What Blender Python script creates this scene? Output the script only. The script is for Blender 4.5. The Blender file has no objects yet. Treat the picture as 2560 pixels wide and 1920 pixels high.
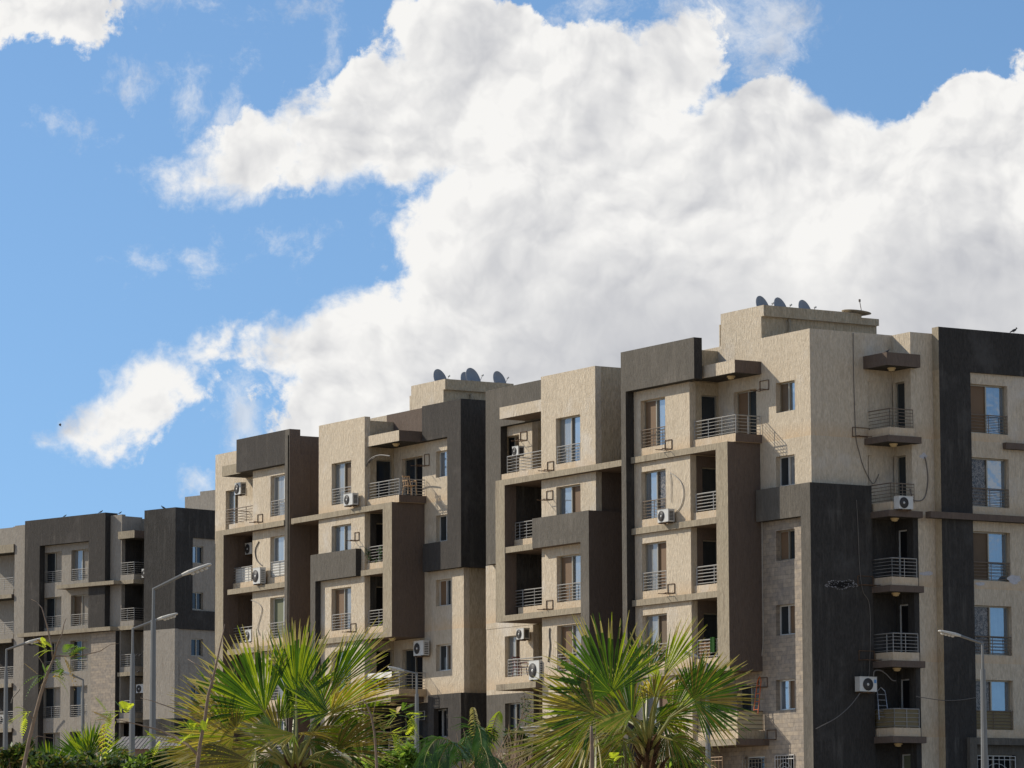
import bpy, bmesh, math, random
from mathutils import Vector, Matrix
random.seed(7)
R = math.radians
S = bpy.context.scene
COL = S.collection

# ------------------------------------------------------------------ camera
FPX, PITCH, ROLL, YAW = 10280.0, R(7.15), R(-0.23), R(31.76)
c_, s_ = math.cos(PITCH), math.sin(PITCH)
Rx = Matrix(((1, 0, 0), (0, c_, s_), (0, -s_, c_)))
c_, s_ = math.cos(ROLL), math.sin(ROLL)
Rz = Matrix(((c_, -s_, 0), (s_, c_, 0), (0, 0, 1)))
def Bmat(ya): return Matrix(((math.cos(ya), -math.sin(ya), 0), (0, 0, -1), (math.sin(ya), math.cos(ya), 0)))
A = Rz @ Rx @ Bmat(YAW)
cam = bpy.data.cameras.new('camera'); camo = bpy.data.objects.new('camera', cam); COL.objects.link(camo)
camo.matrix_world = Matrix((( A[0][0], -A[1][0], -A[2][0], 0), (A[0][1], -A[1][1], -A[2][1], 0), (A[0][2], -A[1][2], -A[2][2], 0), (0, 0, 0, 1)))
cam.sensor_width = 36; cam.lens = FPX / 2560 * 36; cam.clip_start = 0.5; cam.clip_end = 5000
S.camera = camo

# ------------------------------------------------------------------ light
SUN_DIR = Vector((-1, 1.41, 1.07)).normalized()      # towards the sun
sun = bpy.data.lights.new('sun', 'SUN'); suno = bpy.data.objects.new('sun', sun); COL.objects.link(suno)
sun.energy = 4.6; sun.angle = R(0.5); sun.color = (1, 0.92, 0.79)
suno.rotation_euler = (-SUN_DIR).to_track_quat('-Z', 'Y').to_euler()
S.view_settings.view_transform = 'Standard'; S.view_settings.look = 'None'
S.view_settings.gamma = 1; S.view_settings.exposure = 0
W = bpy.data.worlds.new('World'); S.world = W; W.use_nodes = True
nt = W.node_tree; bg = nt.nodes['Background']
def _in(n, i, x):
    if x is None: return
    if isinstance(x, (int, float)): n.inputs[i].default_value = x
    elif isinstance(x, (tuple, list)): n.inputs[i].default_value = x
    else: nt.links.new(x, n.inputs[i])
def WM(op, a, b=None, c=None, clamp=False):
    n = nt.nodes.new('ShaderNodeMath'); n.operation = op; n.use_clamp = clamp
    for i, x in enumerate((a, b, c)): _in(n, i, x)
    return n.outputs[0]
def WV(op, a, b=None, c=None, out=0):
    n = nt.nodes.new('ShaderNodeVectorMath'); n.operation = op
    for i, x in enumerate((a, b, c)): _in(n, i, x)
    return n.outputs[out]
def WS(x, a, b, lo=0., hi=1.):                     # smoothstep
    n = nt.nodes.new('ShaderNodeMapRange'); n.interpolation_type = 'SMOOTHSTEP'
    for i, v in enumerate((x, a, b, lo, hi)): _in(n, i, v)
    return n.outputs[0]
def WN(vec, scale, detail, rough=.5, dist=0., lac=2.0, dim='2D'):
    n = nt.nodes.new('ShaderNodeTexNoise'); n.noise_dimensions = dim; _in(n, 'Vector', vec)
    for k, v in (('Scale', scale), ('Detail', detail), ('Roughness', rough), ('Distortion', dist), ('Lacunarity', lac)): n.inputs[k].default_value = v
    return n
def WVor(vec, scale, detail, rough=.5, smooth=.6):
    n = nt.nodes.new('ShaderNodeTexVoronoi'); n.voronoi_dimensions = '2D'; n.feature = 'F1'; n.normalize = True; _in(n, 'Vector', vec)
    for k, v in (('Scale', scale), ('Detail', detail), ('Roughness', rough), ('Lacunarity', 2.1)): n.inputs[k].default_value = v
    return n.outputs['Distance']
def WMix(f, a, b):
    n = nt.nodes.new('ShaderNodeMix'); n.data_type = 'RGBA'; _in(n, 0, f)
    for i, x in ((6, a), (7, b)): _in(n, i, x if not isinstance(x, tuple) or len(x) == 4 else (*x, 1))
    return n.outputs[2]
W.cycles.sampling_method = 'MANUAL'; W.cycles.sample_map_resolution = 512
sky = nt.nodes.new('ShaderNodeTexSky'); sky.sky_type = 'NISHITA'; sky.sun_disc = False
sky.sun_elevation = math.asin(SUN_DIR.z); sky.sun_rotation = math.atan2(SUN_DIR.x, SUN_DIR.y)
sky.air_density = 1.0; sky.dust_density = .2; sky.ozone_density = 1.6
tc = nt.nodes.new('ShaderNodeTexCoord'); D = tc.outputs['Generated']
_in(sky, 'Vector', WV('NORMALIZE', WV('ADD', D, (0, 0, .145))))
# gnomonic chart of the sky, centred on a fixed compass direction; 1 unit = 1/10.28 rad
rx_, ry_, rz_ = tuple(A[0]), tuple(A[1]), tuple(A[2])
w_ = WM('MAXIMUM', WV('DOT_PRODUCT', D, rz_, out=1), .02)
cu = WM('MULTIPLY', WM('DIVIDE', WV('DOT_PRODUCT', D, rx_, out=1), w_), 10.28)
cv = WM('MULTIPLY', WM('DIVIDE', WV('DOT_PRODUCT', D, ry_, out=1), w_), 10.28)
cmb = nt.nodes.new('ShaderNodeCombineXYZ'); _in(cmb, 0, cu); _in(cmb, 1, cv); UV = cmb.outputs[0]
front = WS(WV('DOT_PRODUCT', D, rz_, out=1), .93, .97)
# warp the chart so that nothing keeps a straight or round outline
def warp(vec, scale, amt, det=3):
    n = WN(vec, scale, det, .55)
    return WV('ADD', vec, WV('MULTIPLY', WV('SUBTRACT', n.outputs['Color'], (.5, .5, .5)), (amt, amt, 0)))
UVw = warp(warp(UV, 2.4, .10, 1), 9.0, .045, 3)
BL = [  # cx, cy, rx, ry, tilt   (thousandths of the chart)
 (1170,260,330,200,-20),(650,385,255,92,-9),(880,345,270,120,-16),(520,420,120,52,0),(960,240,230,120,-37),(1130,80,130,120,-20),(1440,205,280,105,3),(1400,330,330,170,0),(1690,190,150,100,-50),
 (1760,450,560,225,0),(1270,640,270,290,0),(1900,640,860,340,0),(2060,350,240,120,14),(2220,400,200,110,0),(2460,400,230,215,-20),(2570,290,130,130,0),(1930,330,140,90,0),
 (1060,870,395,115,0),(960,1000,290,120,-12),(960,1110,320,90,-8),(1800,930,980,330,0),(300,1022,182,76,-14),(405,960,92,70,-20),(525,885,66,26,-30),
 (90,20,190,80,10),(220,70,50,60,30),(2556,118,30,26,0),(430,420,40,44,30)]
WSP = [(1900,90,95,150,25),(1790,60,60,90,0),(690,612,70,14,-8),(368,655,22,9,0),(505,643,30,12,-50),(815,130,16,90,5),(470,240,30,60,30),(1400,60,110,40,-15),(330,0,260,16,5),(150,322,24,10,0),(1720,70,60,40,30),(620,1060,50,80,0),(500,1225,40,30,0),(300,200,40,26,0),(560,270,30,50,30)]
suv = nt.nodes.new('ShaderNodeSeparateXYZ'); _in(suv, 0, UVw)
def blobs(lst):
    acc = None
    for (cx, cy, rx, ry, t) in lst:
        mp = nt.nodes.new('ShaderNodeMapping'); mp.vector_type = 'TEXTURE'; _in(mp, 'Vector', UVw)
        mp.inputs['Location'].default_value = ((cx - 1280) / 1000, (cy - 960) / 1000, 0); mp.inputs['Rotation'].default_value = (0, 0, R(t)); mp.inputs['Scale'].default_value = (rx / 1000, ry / 1000, 1)
        ln = WV('LENGTH', mp.outputs[0], out=1)
        k = min(rx, ry) / 1000
        v = WM('MULTIPLY_ADD', ln, -k, k)
        acc = v if acc is None else WM('SMOOTH_MAX', acc, v, .03)
    return acc
base = blobs(BL)
n1 = WN(UV, 3.2, 7, .62); n2 = WVor(UVw, 5.0, 3, .55)
rag = WM('ADD', WM('MULTIPLY', WM('SUBTRACT', n1.outputs['Fac'], .47), .17), WM('MULTIPLY', WM('SUBTRACT', .42, n2), .13))
dens = WM('ADD', base, rag)
# the lower edges fade, the upper edges are crisp
fine = WN(UVw, 22, 5, .68).outputs['Fac']
dens = WM('MULTIPLY_ADD', WM('SUBTRACT', fine, .5), .05, dens)
soft = WM('MULTIPLY_ADD', WS(WN(UV, 1.3, 2).outputs['Fac'], .42, .62), .05, .020)
a1 = WS(dens, -.004, soft)
ws = WM('ADD', blobs(WSP), WM('MULTIPLY', WM('SUBTRACT', WN(UVw, 7, 7, .7).outputs['Fac'], .5), .30))
a2 = WM('MULTIPLY', WS(ws, -.035, .10), .62)
alpha = WM('MAXIMUM', a1, a2)
# relief shading: brighter where the cloud surface turns to the sun (upper left of the chart)
def surf(vec):                                            # piled domes: three sizes of cell, barely any fog noise
    a = WVor(vec, 2.1, 0, .5); b = WVor(WV('ADD', vec, (3.3, 1.7, 0)), 4.9, 1, .5); c = WVor(WV('ADD', vec, (7.1, 4.2, 0)), 13.0, 2, .55); d = WN(vec, 9.0, 4, .55).outputs['Fac']
    h = WM('ADD', WM('MULTIPLY', a, -1.0), WM('MULTIPLY', b, -.66)); h = WM('ADD', h, WM('MULTIPLY', c, -.26)); return WM('ADD', h, WM('MULTIPLY', d, .13))
SVW = warp(UVw, 3.0, .07, 2)
h0 = surf(SVW); h1 = surf(WV('ADD', SVW, (-.022, -.030, 0))); h2 = surf(WV('ADD', SVW, (-.085, -.11, 0)))
rel = WM('ADD', WM('MULTIPLY', WM('SUBTRACT', h0, h1), 3.6), WM('MULTIPLY', WM('SUBTRACT', h0, h2), 1.15))
big = WN(UV, 1.5, 3, .5).outputs['Fac']
low = WM('MULTIPLY', WS(cv, -.50, -.12), WS(cu, -.30, .35))     # the broad shaded underside of the big cloud
gain = WM('SUBTRACT', 1.0, WM('MULTIPLY', low, .62))
sh = WM('ADD', WM('MULTIPLY_ADD', WM('MULTIPLY', rel, gain), .42, .80), WM('MULTIPLY', WM('SUBTRACT', big, .5), 1.0))
edge = WS(dens, .12, .0)                                  # thin rims light up
sh = WM('ADD', sh, WM('MULTIPLY', edge, .22))
sh = WM('SUBTRACT', sh, WM('MULTIPLY', low, .34))
sh = WM('MINIMUM', WM('MAXIMUM', sh, 0), 1)
cr = nt.nodes.new('ShaderNodeValToRGB'); e = cr.color_ramp.elements
e[0].position = 0; e[0].color = (.42, .435, .485, 1); e[1].position = 1; e[1].color = (.93, .92, .90, 1)
x_ = cr.color_ramp.elements.new(.45); x_.color = (.64, .645, .665, 1)
_in(cr, 0, sh)
CLK = 10.0                                                # radiance of cloud against the Sky Texture's own scale
ccol = WV('SCALE', cr.outputs[0], None); nt.links.new(cr.outputs[0], ccol.node.inputs[0]); ccol.node.inputs['Scale'].default_value = CLK
# clouds over the rest of the sky
gn = WN(WV('MULTIPLY', D, (1, 1, 2.2)), 2.6, 5, .58, dim='3D')
ga = WM('MULTIPLY', WS(gn.outputs['Fac'], .50, .64), WS(WV('DOT_PRODUCT', D, (0, 0, 1), out=1), -.02, .05))
alpha_all = WM('ADD', WM('MULTIPLY', alpha, front), WM('MULTIPLY', ga, WM('SUBTRACT', 1, front)))
skyc = WV('MULTIPLY', sky.outputs[0], (1.10, 1.32, 1.47))
fin = WMix(alpha_all, skyc, ccol)
nt.links.new(fin, bg.inputs[0]); bg.inputs[1].default_value = .1


# ------------------------------------------------------------------ helpers
def pix(px, py): return ((px - 1280) / FPX, (py - 960) / FPX)
def ray(px, py, M=A):
    a, b = pix(px, py); return M.transposed() @ Vector((a, b, 1))
def onX(px, py, X, M=A):
    d = ray(px, py, M); return d * (X / d.x)
def onY(px, py, Y, M=A):
    d = ray(px, py, M); return d * (Y / d.y)
def atD(px, py, D): return ray(px, py) * D              # D metres forward of the camera
def yX(px, X, z, M=A):                                   # y of the point (X, y, z) seen in pixel column px
    a = (px - 1280) / FPX; r = M[0] - a * M[2]
    return -(r[0] * X + r[2] * z) / r[1]
def xY(px, Y, z, M=A):
    a = (px - 1280) / FPX; r = M[0] - a * M[2]
    return -(r[1] * Y + r[2] * z) / r[0]

def tag(o, label=None, cat=None, group=None, kind=None):
    if label: o['label'] = label
    if cat: o['category'] = cat
    if group: o['group'] = group
    if kind: o['kind'] = kind
    return o
def empty(name, loc, label, cat, group=None, rz=0):
    o = bpy.data.objects.new(name, None); COL.objects.link(o); o.location = loc; o.rotation_euler = (0, 0, rz)
    o.empty_display_size = 0.3
    return tag(o, label, cat, group)

class MB:
    def __init__(s): s.v = []; s.f = []; s.m = []; s.mats = []
    def mi(s, m):
        if m not in s.mats: s.mats.append(m)
        return s.mats.index(m)
    def quad(s, pts, m):
        i = len(s.v); s.v += [tuple(p) for p in pts]; s.f.append(tuple(range(i, i + len(pts)))); s.m.append(s.mi(m))
    def box(s, x0, x1, y0, y1, z0, z1, m, front=None, side=None, bot=None, top=None):
        if x0 > x1: x0, x1 = x1, x0
        if y0 > y1: y0, y1 = y1, y0
        if z0 > z1: z0, z1 = z1, z0
        i = len(s.v)
        s.v += [(x0,y0,z0),(x1,y0,z0),(x1,y1,z0),(x0,y1,z0),(x0,y0,z1),(x1,y0,z1),(x1,y1,z1),(x0,y1,z1)]
        for q, mm in (((0,3,2,1), bot), ((4,5,6,7), top), ((0,1,5,4), side), ((2,3,7,6), None), ((1,2,6,5), None), ((3,0,4,7), front)):
            s.f.append(tuple(i + k for k in q)); s.m.append(s.mi(mm or m))
        return s
    def tube(s, pts, r, m, n=6, cap=True):
        pts = [Vector(p) for p in pts]
        rs = r if isinstance(r, (list, tuple)) else [r] * len(pts)
        rings = []
        for k, p in enumerate(pts):
            d = (pts[min(k + 1, len(pts) - 1)] - pts[max(k - 1, 0)])
            d = d.normalized() if d.length > 1e-9 else Vector((0, 0, 1))
            u = d.orthogonal() if k == 0 else (u - d * u.dot(d))
            if u.length < 1e-6: u = d.orthogonal()
            u.normalize(); w = d.cross(u)
            i = len(s.v)
            for j in range(n):
                t = 2 * math.pi * j / n
                s.v.append(tuple(p + (u * math.cos(t) + w * math.sin(t)) * rs[k]))
            rings.append(i)
        for a, b in zip(rings, rings[1:]):
            for j in range(n):
                s.f.append((a + j, a + (j + 1) % n, b + (j + 1) % n, b + j)); s.m.append(s.mi(m))
        if cap:
            s.f.append(tuple(rings[0] + j for j in reversed(range(n)))); s.m.append(s.mi(m))
            s.f.append(tuple(rings[-1] + j for j in range(n))); s.m.append(s.mi(m))
        return s
    def lathe(s, c, axis, prof, m, n=24):
        axis = Vector(axis).normalized(); u = axis.orthogonal().normalized(); w = axis.cross(u); c = Vector(c)
        rings = []
        for (h, r) in prof:
            i = len(s.v)
            for j in range(n):
                t = 2 * math.pi * j / n
                s.v.append(tuple(c + axis * h + (u * math.cos(t) + w * math.sin(t)) * r))
            rings.append(i)
        for a, b in zip(rings, rings[1:]):
            for j in range(n):
                s.f.append((a + j, a + (j + 1) % n, b + (j + 1) % n, b + j)); s.m.append(s.mi(m))
        return s
    def build(s, name, parent=None, smooth=False, loc=None):
        if not s.f: return None
        o0 = parent_world(parent) if parent else Vector(loc or (0, 0, 0))
        me = bpy.data.meshes.new(name)
        me.from_pydata([(x - o0.x, y - o0.y, z - o0.z) for x, y, z in s.v], [], s.f)
        for m in s.mats: me.materials.append(m)
        me.polygons.foreach_set('material_index', s.m)
        if smooth: me.polygons.foreach_set('use_smooth', [True] * len(s.f))
        me.update()
        o = bpy.data.objects.new(name, me); COL.objects.link(o)
        if parent: o.parent = parent
        else: o.location = o0
        return o
def parent_world(p):
    v = Vector((0, 0, 0))
    while p: v += Vector(p.location); p = p.parent
    return v

# ------------------------------------------------------------------ materials
def new_mat(name):
    m = bpy.data.materials.new(name); m.use_nodes = True
    nt = m.node_tree; b = nt.nodes['Principled BSDF']; return m, nt, b
def N(nt, t, **kw):
    n = nt.nodes.new(t)
    for k, v in kw.items(): setattr(n, k, v)
    return n
def mathn(nt, op, a, b=None, c=None, clamp=False):
    n = N(nt, 'ShaderNodeMath', operation=op); n.use_clamp = clamp
    for i, x in enumerate((a, b, c)):
        if x is None: continue
        if isinstance(x, (int, float)): n.inputs[i].default_value = x
        else: nt.links.new(x, n.inputs[i])
    return n.outputs[0]
def noise(nt, vec, scale, detail=4, rough=.55, mul=(1, 1, 1), loc=(0, 0, 0)):
    mp = N(nt, 'ShaderNodeMapping'); mp.inputs['Scale'].default_value = mul; mp.inputs['Location'].default_value = loc
    nt.links.new(vec, mp.inputs['Vector'])
    n = N(nt, 'ShaderNodeTexNoise'); n.inputs['Scale'].default_value = scale; n.inputs['Detail'].default_value = detail; n.inputs['Roughness'].default_value = rough
    nt.links.new(mp.outputs[0], n.inputs['Vector']); return n.outputs['Fac']
def ramp(nt, fac, stops):
    n = N(nt, 'ShaderNodeValToRGB'); cr = n.color_ramp
    while len(cr.elements) < len(stops): cr.elements.new(0.5)
    for e, (p, c) in zip(cr.elements, stops):
        e.position = p; e.color = c if len(c) == 4 else (*c, 1)
    nt.links.new(fac, n.inputs[0]); return n.outputs['Color']
def mix(nt, fac, a, b, mode='MIX'):
    n = N(nt, 'ShaderNodeMix', data_type='RGBA', blend_type=mode)
    for i, x in ((0, fac), (6, a), (7, b)):
        if isinstance(x, (int, float)): n.inputs[i].default_value = x
        elif isinstance(x, (tuple, list)): n.inputs[i].default_value = (*x, 1) if len(x) == 3 else x
        else: nt.links.new(x, n.inputs[i])
    return n.outputs[2]
def stucco(name, c1, c2, stain=(.3, .22, .14), grain=.35, stain_amt=.35, seed=0, patch=None, bump=.35, dust=None, pat=.5):
    """plaster combed in vertical strokes, with rain streaks, repairs, and orange dust that gathers on the band over each slab"""
    m, nt, b = new_mat(name)
    P = N(nt, 'ShaderNodeNewGeometry').outputs['Position']
    sep = N(nt, 'ShaderNodeSeparateXYZ'); nt.links.new(P, sep.inputs[0]); Z = sep.outputs[2]
    g = noise(nt, P, 1, 4, .65, (22, 22, 5.5), (seed, 0, 0))
    g2 = noise(nt, P, 1, 3, .6, (10, 10, 2.6), (0, seed, 3))
    mott = noise(nt, P, 1, 5, .65, (2.1, 2.1, 1.3), (seed, 5, 5))
    big = noise(nt, P, .5, 4, .6, (1, 1, .7), (seed * 1.7, 2, 0))
    drip = noise(nt, P, 1, 4, .65, (3.4, 3.4, .30), (seed, seed, 1))
    f = mathn(nt, 'ADD', mathn(nt, 'MULTIPLY', g, .62), mathn(nt, 'MULTIPLY', g2, .38))
    f = mathn(nt, 'MULTIPLY_ADD', mathn(nt, 'SUBTRACT', f, .5), 4.6 * grain / .35, .5, True)
    col = mix(nt, f, c2, c1)
    mo = mathn(nt, 'MULTIPLY_ADD', mathn(nt, 'SUBTRACT', mott, .47), 3.2, 0, True)
    col = mix(nt, mathn(nt, 'MULTIPLY', mo, .28), col, tuple(x * .66 for x in c1))
    bl = mathn(nt, 'MULTIPLY_ADD', mathn(nt, 'SUBTRACT', big, .5), 2.6, .5, True)
    col = mix(nt, mathn(nt, 'MULTIPLY', bl, .22), col, tuple(x * .6 for x in c1))
    fr = mathn(nt, 'FRACT', mathn(nt, 'DIVIDE', mathn(nt, 'ADD', Z, 30 - 18.38), 3.0))        # 0 = top of a slab, 1 = underside of the next
    below = N(nt, 'ShaderNodeMapRange'); nt.links.new(fr, below.inputs[0])
    for k, v in ((1, .45), (2, .92), (3, .0), (4, 1.0)): below.inputs[k].default_value = v
    dr = mathn(nt, 'MULTIPLY_ADD', mathn(nt, 'SUBTRACT', drip, .53), 5.0, 0, True)
    col = mix(nt, mathn(nt, 'MULTIPLY', mathn(nt, 'MULTIPLY', dr, stain_amt), mathn(nt, 'MULTIPLY_ADD', below.outputs[0], .65, .45)), col, stain)
    if dust:
        dz = N(nt, 'ShaderNodeMapRange'); nt.links.new(fr, dz.inputs[0])
        for k, v in ((1, .0), (2, .22), (3, 1.0), (4, 0.0)): dz.inputs[k].default_value = v
        col = mix(nt, mathn(nt, 'MULTIPLY', mathn(nt, 'MULTIPLY', dz.outputs[0], mathn(nt, 'LESS_THAN', Z, 20.0)), mathn(nt, 'MULTIPLY', mott, 1.1)), col, dust)
    if patch:
        pn = noise(nt, P, .42, 5, .62, (1, 1, 1), (seed + 9, 4, 2))
        pf = mathn(nt, 'MULTIPLY_ADD', mathn(nt, 'SUBTRACT', pn, .56), 7, 0, True)
        col = mix(nt, mathn(nt, 'MULTIPLY', pf, pat), col, patch)
    nt.links.new(col, b.inputs['Base Color'])
    b.inputs['Roughness'].default_value = .92; b.inputs['Specular IOR Level'].default_value = .15
    bp = N(nt, 'ShaderNodeBump'); bp.inputs['Strength'].default_value = bump; bp.inputs['Distance'].default_value = .05
    nt.links.new(f, bp.inputs['Height']); nt.links.new(bp.outputs[0], b.inputs['Normal'])
    return m
def flat(name, col, rough=.5, metal=0, spec=.5, var=.12, scale=6):
    m, nt, b = new_mat(name)
    P = N(nt, 'ShaderNodeNewGeometry').outputs['Position']
    n = noise(nt, P, scale, 4)
    c = mix(nt, n, tuple(x * (1 - var * 1.6) for x in col), tuple(min(1, x * (1 + var)) for x in col))
    nt.links.new(c, b.inputs['Base Color'])
    b.inputs['Roughness'].default_value = rough; b.inputs['Metallic'].default_value = metal; b.inputs['Specular IOR Level'].default_value = spec
    return m
BEI = stucco('beige_stucco', (.67, .57, .43), (.47, .39, .285), (.36, .28, .19), .33, .35, 1, (.64, .60, .54), .5, (.60, .43, .26))
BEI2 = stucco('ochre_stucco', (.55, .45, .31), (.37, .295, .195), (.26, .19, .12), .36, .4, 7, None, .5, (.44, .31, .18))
TAN = stucco('tan_stucco', (.40, .34, .245), (.27, .225, .16), (.14, .11, .08), .34, .55, 2)
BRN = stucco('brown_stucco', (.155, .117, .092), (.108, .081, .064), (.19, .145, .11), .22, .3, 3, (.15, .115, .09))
CHR = stucco('charcoal_stucco', (.074, .066, .058), (.044, .040, .036), (.15, .13, .11), .24, .45, 4, (.11, .098, .088))
GRY = stucco('umber_stucco', (.145, .130, .108), (.092, .082, .068), (.24, .21, .17), .28, .45, 5, (.18, .16, .135))
BLK = stucco('black_stucco', (.058, .053, .048), (.032, .030, .027), (.13, .12, .105), .30, .6, 6, (.095, .09, .083))
def stone_mat():
    m, nt, b = new_mat('stone_cladding')
    P = N(nt, 'ShaderNodeNewGeometry').outputs['Position']
    sep = N(nt, 'ShaderNodeSeparateXYZ'); nt.links.new(P, sep.inputs[0])
    cm = N(nt, 'ShaderNodeCombineXYZ')
    nt.links.new(mathn(nt, 'ADD', sep.outputs[0], sep.outputs[1]), cm.inputs[0]); nt.links.new(sep.outputs[2], cm.inputs[1])
    br = N(nt, 'ShaderNodeTexBrick'); br.inputs['Scale'].default_value = 1
    for k, v in (('Brick Width', .38), ('Row Height', .17), ('Mortar Size', .010), ('Bias', 0.0)): br.inputs[k].default_value = v
    br.inputs['Color1'].default_value = (.38, .30, .21, 1); br.inputs['Color2'].default_value = (.21, .18, .15, 1); br.inputs['Mortar'].default_value = (.17, .145, .115, 1)
    nt.links.new(cm.outputs[0], br.inputs['Vector'])
    n = noise(nt, P, 5, 5)
    c = mix(nt, .45, br.outputs['Color'], ramp(nt, n, [(.3, (.17, .145, .12)), (.7, (.46, .38, .29))]))
    nt.links.new(c, b.inputs['Base Color']); b.inputs['Roughness'].default_value = .85
    bp = N(nt, 'ShaderNodeBump'); bp.inputs['Strength'].default_value = .5; bp.inputs['Distance'].default_value = .03
    nt.links.new(mathn(nt, 'SUBTRACT', n, br.outputs['Fac']), bp.inputs['Height']); nt.links.new(bp.outputs[0], b.inputs['Normal'])
    return m
STN = stone_mat()
ROOF = flat('roof_screed', (.32, .29, .25), .9)
RAIL = flat('galvanised_rail', (.34, .33, .31), .45, .4, .5)
RAILD = flat('brown_painted_rail', (.17, .13, .095), .5, .2, .5)
ALU = flat('bronze_aluminium', (.36, .32, .25), .4, .5, .5, .08)
ALUW = flat('pale_aluminium', (.62, .61, .57), .4, .2, .5, .08)
def glass(name, tint, refl, rough=.03, wav=.02, k0=.28):
    m, nt, b = new_mat(name)
    out = nt.nodes['Material Output']
    P = N(nt, 'ShaderNodeNewGeometry').outputs['Position']
    gl = N(nt, 'ShaderNodeBsdfGlossy'); gl.inputs['Roughness'].default_value = rough; gl.inputs['Color'].default_value = (*refl, 1)
    bp = N(nt, 'ShaderNodeBump'); bp.inputs['Strength'].default_value = wav; bp.inputs['Distance'].default_value = .3
    nt.links.new(noise(nt, P, 1.6, 2), bp.inputs['Height']); nt.links.new(bp.outputs[0], gl.inputs['Normal'])
    v = noise(nt, P, 1, 3, .5, (7, 7, .7))
    nt.links.new(mix(nt, v, tuple(x * .4 for x in tint), tuple(min(1, x * 1.6) for x in tint)), b.inputs['Base Color'])
    b.inputs['Roughness'].default_value = .6; b.inputs['Specular IOR Level'].default_value = .2
    ad = N(nt, 'ShaderNodeMixShader'); ad.inputs[0].default_value = .5
    fr = N(nt, 'ShaderNodeFresnel'); fr.inputs['IOR'].default_value = 1.9
    k = mathn(nt, 'ADD', fr.outputs[0], k0, clamp=True)
    nt.links.new(k, ad.inputs[0]); nt.links.new(b.outputs[0], ad.inputs[1]); nt.links.new(gl.outputs[0], ad.inputs[2])
    nt.links.new(ad.outputs[0], out.inputs[0])
    return m
GL = {'G': glass('clear_reflecting_glass', (.10, .13, .16), (.75, .8, .85), k0=.18), 'D': glass('dark_glass', (.015, .018, .02), (.35, .4, .45), k0=0),
      'W': glass('glass_with_grey_curtain', (.20, .205, .20), (.6, .65, .7), k0=.06), 'B': flat('brown_shutter', (.165, .10, .052), .55, 0, .3, .12, 2),
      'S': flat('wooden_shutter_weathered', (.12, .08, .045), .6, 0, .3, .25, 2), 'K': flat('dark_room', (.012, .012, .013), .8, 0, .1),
      'P': None, 'N': flat('olive_curtain', (.16, .17, .11), .8, 0, .2)}
def film_mat():
    m, nt, b = new_mat('wrinkled_window_film')
    P = N(nt, 'ShaderNodeNewGeometry').outputs['Position']
    wv = N(nt, 'ShaderNodeTexNoise'); wv.inputs['Scale'].default_value = 3; wv.inputs['Distortion'].default_value = 3; wv.inputs['Detail'].default_value = 3
    nt.links.new(P, wv.inputs['Vector'])
    nt.links.new(ramp(nt, wv.outputs['Fac'], [(.42, (.04, .035, .03)), (.52, (.25, .22, .19)), (.58, (.06, .05, .045))]), b.inputs['Base Color'])
    b.inputs['Roughness'].default_value = .25; return m
GL['P'] = film_mat()

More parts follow.
